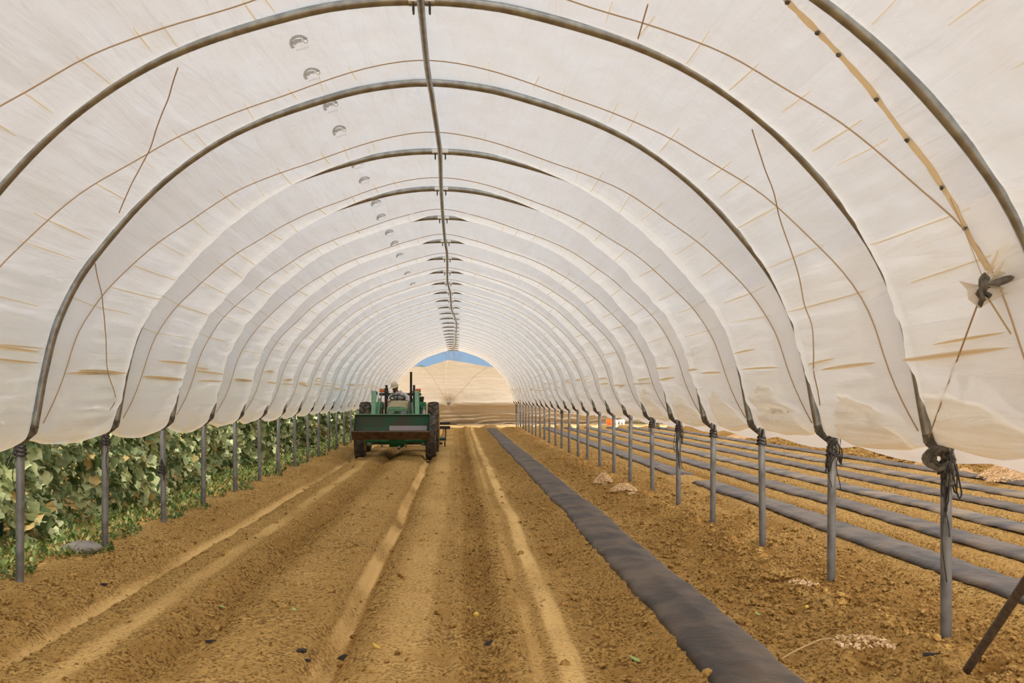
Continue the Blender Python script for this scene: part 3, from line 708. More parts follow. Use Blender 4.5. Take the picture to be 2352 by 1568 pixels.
# ------------------------------------------------------------------ neighbouring bays
def bay_film(name, xc, half, sgn_label, y0, y1, top=3.75):
    a = np.linspace(-1, 1, 81); yv = np.linspace(y0, y1, int((y1 - y0) / .3))
    A, Yv = np.meshgrid(a, yv); s = np.abs(A)
    x = np.sign(A) * np.interp(s, SG, PR[:, 0]) / 2.945 * half; z = 1.13 + (np.interp(s, SG, PR[:, 1]) - 1.19) * (top - 1.13) / 2.54
    z = z - .10 * np.abs(np.sin(PI * Yv / 1.77)) * np.sin(PI * s); z = z - np.clip((s - .97) / .03, 0, 1) * (.03 + .05 * np.abs(np.sin(PI * Yv / 1.77)))
    o = grid_mesh(name, x + xc + bend(Yv), Yv, z, M['film_plain'], uv=np.stack([A * PLEN, Yv], -1))
    return o
tag(bay_film('tunnel_cover', 7.26, 4.47, '', -8, 44.5), 'plastic cover of the neighbouring tunnel over the right field, behind the right posts', 'plastic cover')
tag(bay_film('tunnel_cover', 16.3, 4.36, '', 2, 46), 'plastic cover of the farthest tunnel beyond the right field', 'plastic cover')
for k in range(8):
    Y = 19.0 + 2.05 * k + .1 * math.sin(k * 3); xb = 7.33 + float(bend(Y)); xp = 11.75 - 7.33
    h = empty('field_hoop', (xb, Y, 0)); tag(h, NUM[k] + ' steel hoop of the right field tunnel, counted from the right edge', 'hoop', 'hoops of the right field tunnel')
    b = MB().tube([(s * PR[i, 0] / 2.945 * 4.4, 0, 1.13 + (PR[i, 1] - 1.19) * 2.58 / 2.54) for s, idx in ((-1, range(len(PR) - 1, -1, -6)), (1, range(2, len(PR), 6))) for i in idx], .026, 6); b.build('arch_pipe', M['steel'], h)
    b = MB().tube([(xp, 0, gz(xb + xp, Y) - .1), (xp, 0, 1.16)], .034, 8); b.build('leg', M['post_steel'], h)

# ------------------------------------------------------------------ plastic mulch strips
def mulch(xc, half, y0, y1, m, label, seed, rough_edge=.014, zoff=.016, step=.05):
    yv = [y0]
    while yv[-1] < y1: yv.append(yv[-1] + max(step, .006 * yv[-1]))
    yv = np.array(yv); a = np.linspace(-1, 1, 17)
    A, Yv = np.meshgrid(a, yv)
    hl = half * (1 + rough_edge * 6 * fbm(Yv * 2.2, Yv * 0 + seed, 3, seed) * (A < 0) + rough_edge * 6 * fbm(Yv * 2.2, Yv * 0 + seed + 9, 3, seed + 5) * (A > 0))
    X = xc + A * hl + bend(Yv) + .035 * fbm(Yv * .5, Yv * 0 + 3, 3, 11)
    Z = ground_z(X, Yv, False) + zoff + (.012 if xc < 3 else .022)
    w = .010 * np.abs(fbm(Yv * 3.4 + 1.3 * A * vnoise(Yv * .7, Yv * 0, 7), A * 1.1, 3, seed + 20)) * 2.2 + .008 * np.maximum(0, vnoise(Yv * 9 + A * 2, A * 1.5, seed + 31))
    Z = Z + w - .09 * np.exp(-np.minimum(Yv - y0, y1 - Yv) / .07) - .03 * np.clip((np.abs(A) - .82) / .18, 0, 1)
    o = grid_mesh('mulch_strip', X, Yv, Z, m)
    sm = o.modifiers.new('thickness', 'SOLIDIFY'); sm.thickness = .002; sm.offset = 1
    return tag(o, label, 'mulch film', 'plastic mulch strips on the soil beds')
mulch(1.42, .235, 4.2, 43.6, M['mulch'], 'black plastic mulch strip running down the middle of the tunnel floor', 1)
e1, e2 = 15.9, 16.7
mulch(BEDS[0], .21, 4.2, 15.6, M['mulch'], 'near piece of the black mulch strip just right of the posts', 2)
mulch(BEDS[0], .21, 16.9, 43.2, M['mulch'], 'far piece of the mulch strip just right of the posts', 3)
mulch(BEDS[1], .195, 5, 43.4, M['mulch'], 'dark mulch strip, second from the posts in the right field', 4)
mulch(BEDS[2], .195, 5, 43.5, M['mulch_dusty'], 'dusty tan mulch strip, third from the posts in the right field', 5)
mulch(BEDS[3], .195, 6, 43.5, M['mulch'], 'dark mulch strip, fourth from the posts in the right field', 6)
mulch(BEDS[4], .195, 8, 43.6, M['mulch_dusty'], 'dusty mulch strip, fifth from the posts in the right field', 7)
mulch(BEDS[5], .195, 8, 43.6, M['mulch'], 'sixth mulch strip, nearest the straw heaps in the right field', 8)
for i, xx in enumerate((12.7, 13.8, 15.0, 16.3)):
    mulch(xx, .26, 14, 43, M['mulch'], ['first', 'second', 'third', 'farthest'][i] + ' dark mulch strip beyond the thin posts of the right field', 20 + i)

# ------------------------------------------------------------------ straw heaps
def heap(u, v, w, h, label, n=170, z=.03):
    c = gpt(u, v, z); c.z = gz(c.x, c.y) + .035; q = random.Random(int(u))
    b = MB()
    if h > .05: b.blob((0, 0, -.2 * h), w * .36, 5, .12, 2, (1, .9, h / w * 1.8))
    for i in range(int(n * (2.6 if h > .05 else .7))):
        a = q.uniform(0, 2 * PI); r = math.sqrt(q.random()) * w / 2 * (1 + .12 * math.sin(3 * a + w * 9)); zz = h * (1 - min(2 * r / w, 1.1) ** 1.6) * q.uniform(.7, 1.15)
        rot = Matrix.Rotation(q.uniform(0, PI), 3, 'Z') @ Matrix.Rotation(q.uniform(-1.3, 1.3), 3, 'X') @ Matrix.Rotation(q.uniform(-.9, .9), 3, 'Y')
        L = q.uniform(.010, .034) * (1 if w < .5 else 1.7); b.box((r * math.cos(a), r * math.sin(a), max(zz, -.01)), (L, q.uniform(.006, .018), .004), rot)
    o = b.build('straw_heap', M['straw'], smooth=False, loc=c)
    return tag(o, label, 'straw heap', 'pale straw heaps on the soil', kind='stuff')
heap(1386, 1112, .32, .13, 'rounder pale straw heap by the middle right posts', 420)
heap(1433, 1134, .38, .09, 'wider flat straw heap just in front of the rounder one', 420)
heap(1452, 1145, .12, .03, 'tiny straw scatter at the front of the two middle heaps', 60)
heap(2320, 1108, .95, .25, 'largest pale straw heap, at the right edge of the photo', 700, .1)
heap(2216, 1086, .75, .22, 'straw heap left of the largest heap, behind the far mulch strips', 520, .1)
heap(2135, 1070, .7, .2, 'straw heap half hidden behind the cord bundle post', 420, .1)
heap(1700, 1006, 1.0, .14, 'distant straw scatter near the third right hand post', 300, .1)
heap(1980, 1490, .34, .025, 'flat scatter of straw chips near the bottom right', 150)
heap(1842, 1358, .20, .02, 'small straw patch left of the second right hand post', 80)

# ------------------------------------------------------------------ vines and weeds on the left
def leaves(name, items, m, label, cat, shape='lobed'):
    """items: (centre, size, normal yaw, tilt, roll, tone)"""
    V = []; Fc = []; T = []
    if shape == 'lobed':
        base = []
        for k in range(15):
            a = PI / 2 + 2 * PI * k / 15
            r = .84 + .125 * math.cos(5 * (a - PI / 2)) + .05 * math.sin(3.1 * k)
            if k in (7, 8): r *= .52
            base.append((r * math.cos(a) * 1.02, r * math.sin(a)))
        base.append((0, -.12))
    else: base = None
    for c, sz, yaw, tilt, roll, tn in items:
        R = Matrix.Rotation(yaw, 3, 'Z') @ Matrix.Rotation(tilt, 3, 'X') @ Matrix.Rotation(roll, 3, 'Z')
        o = len(V)
        if base:
            for i, (x, y_) in enumerate(base):
                zc = (.30 * abs(x) - .22 * y_ * y_ + .12 * math.sin(i * 2.4 + tn * 40)) if i < 15 else .02
                p = R @ Vector((x * sz, y_ * sz, zc * sz)); V.append(tuple(p + c)); T.append(tn)
            for i in range(15): Fc.append((o + 15, o + i, o + (i + 1) % 15))
        else:
            for p in ((-.18, 0, 0), (.18, 0, 0), (.22, .55, .1), (0, 1.0, -.05), (-.22, .55, .1)):
                V.append(tuple(R @ (Vector(p) * sz) + c)); T.append(tn)
            Fc.append((o, o + 1, o + 2, o + 4)); Fc.append((o + 4, o + 2, o + 3))
    me = bpy.data.meshes.new(name); me.from_pydata(V, [], Fc); me.update(); me.materials.append(m); me.shade_smooth()
    a = me.attributes.new('tone', 'FLOAT', 'POINT'); a.data.foreach_set('value', np.array(T, np.float32))
    ob = bpy.data.objects.new(name, me); COL.objects.link(ob)
    return tag(ob, label, cat, kind='stuff')
q = random.Random(21); items = []
def vine_face(Y): return -4.0 + float(bend(Y)) - .12 * math.sin(Y * 1.9) - .10 * math.sin(Y * .83 + 1)
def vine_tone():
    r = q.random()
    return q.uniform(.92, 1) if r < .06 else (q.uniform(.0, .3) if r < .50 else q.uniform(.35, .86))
Y = 4.4
N1 = 0
while Y < 45:
    dens = 175 * (1 if Y < 16 else .8)
    dy = .25
    for i in range(int(dens * dy * 1.6)):
        yy_ = Y + q.random() * dy; z = .12 + 1.55 * q.random() ** .85
        low = z < .35 and q.random() < .25
        if low: continue
        depth = abs(q.gauss(0, .16)); x = vine_face(yy_) - depth + .10 * math.sin(z * 5 + yy_ * 2.1)
        sz = q.uniform(.055, .108) * (1 if Y < 20 else 1.25)
        items.append((Vector((x, yy_, z)), sz, PI / 2 + q.gauss(.35, .75), q.uniform(.35, 1.45), q.gauss(PI, .7), vine_tone()))
    Y += dy
for i in range(4500):    # deeper rows behind, leaves toned dark to stand for shade in the gaps
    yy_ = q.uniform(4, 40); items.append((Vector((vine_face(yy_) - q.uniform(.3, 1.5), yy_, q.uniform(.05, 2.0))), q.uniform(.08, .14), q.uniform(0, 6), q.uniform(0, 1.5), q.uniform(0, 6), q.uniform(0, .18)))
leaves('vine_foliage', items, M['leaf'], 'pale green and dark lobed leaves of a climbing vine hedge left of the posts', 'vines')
b = MB()
for i in range(420):
    Y0 = 4.6 * (30 / 4.6) ** q.random(); x0 = vine_face(Y0) - q.uniform(-.03, .25); z0 = q.uniform(.2, 1.3); L = q.uniform(.15, .5); a = q.uniform(-1, 1.6); pz = q.uniform(-.1, .1)
    b.tube([(x0 + .03 * math.sin(t * 5), Y0 + L * t * math.cos(a), z0 + L * t * math.sin(a) + pz * math.sin(PI * t)) for t in np.linspace(0, 1, 6)], .0028, 4)
tag(b.build('vine_stems', M['stem']), 'thin tangled green stems woven through the vine leaves', 'vine stems', kind='stuff')
items = []
for i in range(15000):
    Y0 = 4.3 * (44 / 4.3) ** q.random(); e_ = -3.36 + .20 * math.sin(Y0 * 2.2) * .5 + .1 * math.sin(Y0 * 5.1); x0 = -4.5 + (e_ + 4.5) * q.random() ** .55
    tn = q.uniform(0, .8) if q.random() < .84 else q.uniform(.85, 1)
    x0 += float(bend(Y0)); h_ = float(np.interp(x0, [-4.3, -3.8, -3.3], [.16, .10, .02]))
    items.append((Vector((x0, Y0, gz(x0, Y0) + q.uniform(0, h_))), q.uniform(.018, .05) * (1 + Y0 / 30), q.uniform(0, 6.3), q.uniform(.1, 1.2), 0, tn))
leaves('weed_cover', items, M['weed'], 'low green weeds and grass between the vines and left posts', 'weeds', 'blade')
items = []
for i in range(60):
    c = gpt(rnd.uniform(100, 170), rnd.uniform(1235, 1290), .1) ; items.append((Vector((-3.75 + rnd.uniform(-.2, .2), 7.3 + rnd.uniform(-.35, .35), .12 + rnd.uniform(0, .16))), rnd.uniform(.05, .08), rnd.uniform(0, 6), rnd.uniform(.2, 1.1), 0, rnd.uniform(.55, .84)))
leaves('low_leaf_clump', items, M['leaf'], 'light green leaf clump on the ground beside the grey stone', 'leaf clump')
b = MB().blob((0, 0, 0), .17, 3, .10, 2, (1.15, 1.1, .42)); p = gpt(186, 1262, .08)
tag(b.build('ground_stone', M['stone'], loc=(p.x, p.y, .09), sub=1), 'smooth grey stone in the weeds under the vines', 'stone')
for u, v0, v1, lab in [(95, 1232, 1180, 'short dark green stake among the vines behind the nearest left post'), (1, 1240, 1170, 'dark stake among the vines at the left edge')]:
    p = gpt(u, v0, .05); b = MB().tube([(0, 0, -.1), (.003, 0, .34)], .02, 8)
    tag(b.build('vine_stake', mat('dark_green_stake', (.006, .03, .018, 1), .5), loc=(p.x, p.y, .1)), lab, 'stake')

# ------------------------------------------------------------------ litter
def small(name, u, v, mk, m, lab, cat, dz=.0, group=None):
    c = gpt(u, v, 0.); z = gz(c.x, c.y); c = gpt(u, v, z); z = gz(c.x, c.y)
    b = MB(); mk(b); o = b.build(name, m, loc=(c.x, c.y, z + dz)); tag(o, lab, cat, group); return o
small('yellow_fruit', 1094, 1405, lambda b: b.blob((0, 0, .018), .021, 1, .03, 3, (1.05, 1, .95)), M['fruit'], 'small round yellow fruit in the rough middle furrow', 'fruit')
small('yellow_fruit', 1853, 1391, lambda b: b.blob((0, 0, .01), .013, 2, .05, 2), M['fruit'], 'tiny yellow fruit in the clods right of the black mulch strip', 'fruit')
yl = mat('yellow_leaf', (.75, .50, .05, 1), .6); gl = mat('pale_green_leaf', (.35, .48, .14, 1), .6)
def leafm(L, W, seed):
    def f(b):
        q_ = random.Random(seed); a = q_.uniform(0, 3); R = Matrix.Rotation(a, 3, 'Z') @ Matrix.Rotation(.35, 3, 'X'); k = 6; vs = []
        for j in range(k + 1):
            w = W * math.sin(PI * (j + .15) / (k + .3)); y_ = L * (j / k - .5); zc = .012 + .25 * L * (j / k - .5) ** 2 * 2
            vs += [R @ Vector((-w, y_, zc + .25 * w)), R @ Vector((0, y_, zc)), R @ Vector((w, y_, zc + .3 * w))]
        fs = []
        for j in range(k): fs += [(3 * j, 3 * j + 1, 3 * j + 4, 3 * j + 3), (3 * j + 1, 3 * j + 2, 3 * j + 5, 3 * j + 4)]
        b.add(vs, fs)
    return f
for u, v, L, W, mm, lab in [(1080, 1304, .06, .02, yl, 'yellow leaf scrap farther up the middle furrow'), (864, 1488, .07, .012, yl, 'long yellow leaf sliver near the bottom centre left'),
                            (481, 1421, .05, .015, yl, 'orange yellow petal on the soil at lower left'), (1459, 1520, .10, .03, gl, 'pale green leaf left of the black mulch strip near the bottom'),
                            (1739, 1413, .05, .015, gl, 'small green leaf right of the black mulch strip'), (757, 1158, .05, .02, yl, 'tiny yellow leaf on the bed before the tractor'),
                            (1288, 1096, .05, .02, yl, 'tiny yellow leaf beside the far part of the black mulch strip'), (1250, 1167, .04, .015, gl, 'tiny green leaf on clods left of the black mulch strip'),
                            (675, 1404, .04, .015, gl, 'tiny green leaf on the left bed'), (508, 1398, .06, .02, gl, 'green leaf scrap in the left furrow')]:
    small('fallen_leaf', u, v, leafm(L, W, int(u)), mm, lab, 'leaf', .002, 'fallen leaves on the soil')
for u, v, r, lab in [(692, 1496, .028, 'dark plastic scrap left of the smooth groove near the bottom'), (1128, 1482, .035, 'black plastic scrap below the yellow fruit'), (236, 1372, .03, 'black scrap on the soil at far lower left'),
                     (705, 1560, .02, 'dark scrap at the bottom edge beside the groove'), (484, 1475, .03, 'dark scrap in the left clods'), (2135, 1500, .03, 'black scrap at the foot of the nearest right post'),
                     (791, 1498, .035, 'dark clod on the edge of the smooth groove')]:
    small('dark_scrap', u, v, lambda b, r=r: b.blob((0, 0, r * .3), r, r * 99, .4, 1, (1.3, .7, .5)), M['scrap'], lab, 'scrap', 0, 'dark scraps on the soil')
p = gpt(1785, 1322, .08)
tag(MB().blob((0, 0, 0), .095, 8, .22, 3, (1.3, .8, .6)).build('large_clod', M['soil'], smooth=False, loc=(p.x, p.y, gz(p.x, p.y) + .03)), 'big angular soil clod at the foot of the third right post', 'soil clod')
b = MB(); b.tube([gpt(u, v, z + .05) for u, v, z in [(1795, 1513, .0), (1815, 1500, .02), (1850, 1483, .03), (1885, 1468, .03), (1920, 1465, .01)]], .006, 5)
tag(b.build('dry_root', mat('pale_root', (.5, .33, .14, 1), .8)), 'pale dry root lying on soil near the bottom right', 'root')
b = MB(); a = gpt(2207, 1537, .05); c = pt(2420, 1240, 4.35); a.z -= .05; d = (a - c).normalized()
b.tube([a + d * .03, a, a.lerp(c, .5), c], [.014, .021, .022, .024], 10)
tag(b.build('leaning_stake', M['wood']), 'dark weathered round pole leaning into the soil at bottom right', 'pole')

# ------------------------------------------------------------------ far end: curtain, boards, buckets, bush, trees
CY = 51.4
ce = empty('end_curtain', (0, CY, 0)); tag(ce, 'cream cloth curtain with crossed ropes closing off the view behind the tractor', 'curtain')
TOP = [(700, 905), (880, 870), (930, 858), (952, 842), (976, 844), (1000, 836), (1030, 827), (1075, 834), (1118, 842), (1140, 845), (1165, 858), (1195, 895), (1240, 915), (1345, 925), (1600, 935), (1660, 945)]
tu = np.array([pt(u, v, CY).x for u, v in TOP]); tz = np.array([pt(u, v, CY).z for u, v in TOP])
cu = np.linspace(tu[0], tu[-1], 220); cv = np.linspace(0, 1, 70)
CU, CV = np.meshgrid(cu, cv); ztop = np.interp(CU, tu, tz); Zc = ztop * CV
kx = pt(1031, 925, CY).x; kz = pt(1031, 925, CY).z
lowf = np.clip((kz + .1 - Zc) / .9, 0, 1)
prof_d = np.where(Zc > kz, -.35 * np.clip((ztop - Zc) / (ztop - kz + .01), 0, 1) ** 1.5, -.35 + .75 * np.clip((kz - Zc) / kz, 0, 1) ** .9)
Dd = prof_d + .12 * np.abs(np.sin(Zc * 17 + 9 * fbm(CU * .45, Zc * .9, 3, 3))) * lowf + .10 * fbm(CU * .5, Zc * 5, 3, 8) * lowf + .03 * fbm(CU * .8, Zc * 1.2, 2, 18)
Dd = Dd - .10 * np.exp(-((Zc - kz + .12) / .12) ** 2) * np.clip(1.2 - lowf * .3, 0, 1) + .25 * np.exp(-((CU - kx) / .25) ** 2 - ((Zc - kz) / .25) ** 2)
Dd = Dd + .25 * (np.maximum(0, (ztop - Zc)) < .05) * 0
co = grid_mesh('curtain_cloth', CU, Dd, Zc + .02, M['curtain'], uv=np.stack([CU, Zc], -1), parent=ce)
lowi = cv.tolist(); b = MB()
# unseen sheet added behind the curtain to darken its lower part
CU2, CV2 = np.meshgrid(np.linspace(tu[0], tu[-1], 60), np.linspace(0, 1, 12))
grid_mesh('darkening_sheet', CU2, CU2 * 0 + .6, .02 + CV2 * (kz + .02 + .05 * np.sin(CU2)), M['curtain'], uv=np.stack([CU2, CV2], -1), parent=ce)
def cl(uvs, r, name, m=M['rope_tan'], off=-.02):
    def dd(x, z):
        j = int(np.clip(np.searchsorted(cu, x), 0, len(cu) - 1)); i = int(np.clip(z / ztop[0, j] * (len(cv) - 1), 0, len(cv) - 1)); return float(Dd[i, j])
    P = []
    for i in range(len(uvs) - 1):
        for t in np.linspace(0, 1, 5, endpoint=False): p = pt(*uvs[i], CY).lerp(pt(*uvs[i + 1], CY), t); P.append((p.x, off + dd(p.x, p.z), p.z))
    p = pt(*uvs[-1], CY); P.append((p.x, off + dd(p.x, p.z), p.z)); MB().tube(P, r, 5).build(name, m, ce)
cl([(976, 844), (992, 862), (1010, 892), (1031, 925)], .008, 'crossed_rope'); cl([(1118, 843), (1092, 860), (1066, 890), (1031, 925)], .008, 'crossed_rope')
cl([(1028, 829), (1024, 850), (1025, 885), (1031, 925)], .010, 'centre_seam', M['film_plain'])
cl([(1031, 925), (1042, 945), (1065, 960)], .016, 'lower_fold', M['curtain'])
MB().blob((kx, -.20, kz), .07, 4, .3, 2).build('rope_knot', M['rag'], ce)
MB().tube([(tu[0], .36, .05), (tu[-1], .36, .05)], .035, 8).build('bottom_rail', M['wood'], ce)
b = MB().box((0, 0, 0), (13.5, .12, .07)); p = pt(1400, 973, 50.6); o = b.build('kerb_board', M['board'], loc=(p.x - 1, 50.4, .06), smooth=False)
tag(o, 'long pale board lying on the ground before the far curtain', 'board')
def bucket(u, lab, m, r, h, lid=False):
    p = pt(u, 974, 49.6); e = empty('bucket', (p.x, 49.6, gz(p.x, 49.6))); tag(e, lab, 'bucket', 'buckets by the far curtain')
    b = MB().lathe([(r * .82, 0), (r * .86, .02), (r * .98, h * .8), (r * 1.03, h * .81), (r * 1.03, h * .86), (r * 1.0, h * .87), (r * 1.04, h * .97), (r * 1.04, h), (r * .96, h), (r * .8, .03)], n=24); b.build('pail', m, e)
    MB().tube([(r * 1.05 * math.cos(t), -r * 1.0 * abs(math.sin(t)) * .3 - .0, h * .85 - r * .7 * math.sin(t)) for t in np.linspace(0, PI, 12)], .006, 5).build('handle', M['silver'], e)
    b = MB()
    for i in range(4): b.box((-r * .25 + .02 * (i % 2), -r * .955, h * (.3 + .1 * i)), (r * (.7 - .1 * i), .01, h * .035))
    b.build('printed_label', M['print_dark'], e, smooth=False)
bucket(1400, 'orange bucket standing by the far curtain', M['orange'], .16, .36)
bucket(1414, 'white bucket next to the orange one, half behind a post', M['white_plastic'], .14, .32)
bucket(1428.5, 'second white bucket, rightmost of the three', M['white_plastic'], .15, .34)
items = []
for i in range(260):
    c = pt(1472, 972, 49.5); items.append((Vector((c.x + rnd.gauss(0, .26), 49.4 + rnd.gauss(0, .2), max(.02, .22 + rnd.gauss(0, .11)))), rnd.uniform(.03, .06), rnd.uniform(0, 6), rnd.uniform(0, 1.5), 0, rnd.uniform(.1, .9)))
leaves('small_bush', items, M['weed'], 'small grey green bush right of the white buckets', 'bush', 'blade')
# slanting end ropes of the tunnel
for uvs, lab in [([(1142, 846), (1160, 868), (1180, 905), (1193, 935)], 'dark rope bracing the far right end of the tunnel'), ([(1168, 870), (1182, 890), (1192, 905), (1194, 925), (1195, 990)], 'short outer rope at the far right end of the tunnel')]:
    tag(MB().tube([pt(u, v, 48.5) for u, v in uvs], .022, 6).build('bracing_rope', M['rag']), lab, 'rope')
def bare_tree(u, D, h, lab):
    q_ = random.Random(9); base = pt(u, HOR, D); b = MB()
    def br(p, d, L, r, k):
        e_ = p + d * L; b.tube([p, p.lerp(e_, .5) + Vector((q_.gauss(0, .03), q_.gauss(0, .03), 0)) * L, e_], [r, r * .8, r * .6], 5)
        if k:
            for i in range(q_.choice((2, 3, 3))):
                nd = (d + Vector((q_.gauss(0, .40), q_.gauss(0, .40), q_.uniform(0, .3)))).normalized(); br(e_, nd, L * q_.uniform(.62, .85), r * .55, k - 1)
    br(Vector((0, 0, 0)), Vector((0, 0, 1)), h * .30, .055, 5)
    o = b.build('bare_tree', M['bark'], loc=(base.x, D, 0)); tag(o, lab, 'tree'); return o
bare_tree(1034, 78, 6.0, 'leafless tree with fine branches above the far curtain')
p = pt(968, 850, 90); e = empty('leafy_tree', (p.x, 90, 0)); tag(e, 'small green treetop above the far curtain, left of the bare tree', 'tree')
items = []
for i in range(500):
    v = Vector((rnd.gauss(0, 1), rnd.gauss(0, 1), rnd.gauss(0, 1))).normalized() * rnd.random() ** .4
    items.append((Vector((v.x * .62, v.y * .62, 3.75 + v.z * .66)), rnd.uniform(.08, .15), rnd.uniform(0, 6), rnd.uniform(0, 1.5), 0, rnd.uniform(.1, .7)))
o = leaves('crown', items, M['weed'], None, None, 'blade'); o.parent = e; del o['kind']
MB().tube([(0, 0, 0), (.03, 0, 1.9), (0, 0, 3.7)], [.14, .10, .05], 8).build('trunk', M['bark'], e)

# ------------------------------------------------------------------ tractor
TX, TY, TZ = -1.74, 24.0, -.10
tr_ = empty('tractor', (TX + .03, TY, TZ), (0, 0, .03)); tag(tr_, 'green tractor with front loader bucket driving towards the camera between the beds', 'tractor')
def tp(name, b, m, parent=tr_, **k): return b.build(name, m, parent, **k)
def wheel(x, y, R, w, nl, name, seed, rimr):
    sg = 1 if x > 0 else -1
    e = empty(name, (x, y, R)); e.parent = tr_
    hw = w / 2
    b = MB().lathe([(rimr, -hw * .75), (rimr * 1.04, -hw * .92), (R * .80, -hw * 1.0), (R * .90, -hw * .93), (R * .945, -hw * .72), (R * .955, 0), (R * .945, hw * .72), (R * .90, hw * .93), (R * .80, hw * 1.0), (rimr * 1.04, hw * .92), (rimr, hw * .75)], axis='X', n=48)
    for i in range(nl * 2):
        side = 1 if i % 2 else -1; a0 = 2 * PI * i / (nl * 2); k = 5; vs = []; sw = .30 * R / .7 * .95
        for j in range(k + 1):
            f_ = j / k; xx = side * hw * (-.08 + 1.08 * f_); ang = a0 + sw * f_ ** .8; rr = R * (1.0 - .05 * f_ ** 4)
            for rd_, wd in ((R * .93, .026), (rr, .017)):
                for s_ in (-1, 1): vs.append((xx, rd_ * math.sin(ang + s_ * wd), rd_ * math.cos(ang + s_ * wd)))
        fs = []
        for j in range(k):
            o = 4 * j; fs += [(o, o + 2, o + 6, o + 4), (o + 2, o + 3, o + 7, o + 6), (o + 3, o + 1, o + 5, o + 7)]
        fs += [(0, 1, 3, 2), (4 * k, 4 * k + 2, 4 * k + 3, 4 * k + 1)]
        b.add(vs, fs)
    tp('tyre', b, M['rubber'], e)
    r = MB().lathe([(rimr * 1.02, -hw * .85), (rimr * 1.02, -hw * .7), (rimr * .86, -hw * .55), (rimr * .84, hw * .55), (rimr * 1.02, hw * .7), (rimr * 1.04, hw * (1.14 if R > .6 else .9)), (rimr * .95, hw * (1.12 if R > .6 else .88)), (rimr * .86, hw * .45), (rimr * .3, hw * .2), (rimr * .28, hw * .5), (.02, hw * .5)] if sg > 0 else
                   [(rimr * 1.02, hw * .85), (rimr * 1.02, hw * .7), (rimr * .86, hw * .55), (rimr * .84, -hw * .55), (rimr * 1.02, -hw * .7), (rimr * 1.04, -hw * .9), (rimr * .95, -hw * .88), (rimr * .86, -hw * .45), (rimr * .3, -hw * .2), (rimr * .28, -hw * .5), (.02, -hw * .5)], axis='X', n=36)
    rim = tp('rim', r, M['yellow'], e); rim['label'] = 'yellow wheel rim'
    hb = MB().lathe([(rimr * .24, sg * hw * .5), (rimr * .24, sg * hw * .62), (.02, sg * hw * .64)], axis='X', n=16); tp('hub', hb, M['dusty_green'], e)
wheel(-.865, .5, .56, .26, 15, 'front_wheel', 1, .34); wheel(.865, .5, .56, .26, 15, 'front_wheel', 2, .34)
wheel(-.92, 3.0, .715, .30, 18, 'rear_wheel', 3, .46); wheel(.92, 3.0, .715, .30, 18, 'rear_wheel', 4, .46)
# bucket
X0, X1 = -.87, .85
lip, heel, low, top = (-1.60, .776), (-1.30, .600), (-1.08, .66), (-.93, 1.138)
bk = empty('loader_bucket', (0, 0, 0)); bk.parent = tr_
b = MB(); prof = [lip, heel, (-1.18, .60), low, (-.98, .86), top, (-.99, 1.15)]; t_ = .016
inner = [(-1.585, .792), (-1.30, .622), (-1.195, .622), (-1.10, .672), (-1.0, .866), (-.955, 1.13), (-.995, 1.136)]
k = len(prof); P_ = prof + inner[::-1]
# shell: outer + inner strips with end caps
vs = [(X0, y, z) for y, z in P_] + [(X1, y, z) for y, z in P_]; n_ = len(P_)
fs = [(i, (i + 1) % n_, n_ + (i + 1) % n_, n_ + i) for i in range(n_)]
for s_ in (0, n_): fs += [(s_ + i, s_ + i + 1, s_ + n_ - 2 - i, s_ + n_ - 1 - i) if s_ == 0 else (s_ + n_ - 1 - i, s_ + n_ - 2 - i, s_ + i + 1, s_ + i) for i in range(k - 1)]
b.add(vs, fs); o = tp('bucket_shell', b, M['bucket_green'], bk, smooth=False); o['label'] = 'dark worn green bucket shell'
for xs_ in (X0 - .008, X1 - .004):
    b = MB().prism([(-1.60, .776), (-1.58, .80), (-1.02, 1.16), (-.92, 1.15), (-.97, .86), (-1.07, .65), (-1.18, .59), (-1.30, .59)], xs_, xs_ + .012); o = tp('side_plate', b, M['bucket_green'], bk, smooth=False)
b = MB().prism([(-1.625, .768), (-1.60, .790), (-1.30, .605), (-1.31, .583)], X0 - .045, X1 + .01); o = tp('cutting_edge', b, M['bucket_rust'], bk, smooth=False); o['label'] = 'rusty brown cutting edge'
b = MB().box(((X0 + X1) / 2, -.985, 1.152), (X1 - X0 + .02, .05, .022)); tp('top_bar', b, M['dusty_green'], bk, smooth=False, bevel=.004)
g = empty('ribbed_step', (-.07, 0, 0)); g.parent = bk
b = MB(); Rg = Matrix.Rotation(math.radians(62), 3, 'X')
b.box((.42, -1.16, .835), (.86, .12, .008), Rg)
for i in range(30): b.box((.005 + .0287 * i, -1.172, .838), (.010, .115, .012), Rg)
for dz in (-.052, .056): b.box((.42, -1.166 + dz * .5, .836 + dz * .9), (.86, .012, .014), Rg)
o = b.build('grille', M['grey'], g, smooth=False); o['label'] = 'grey ribbed metal panel lying in the bucket'
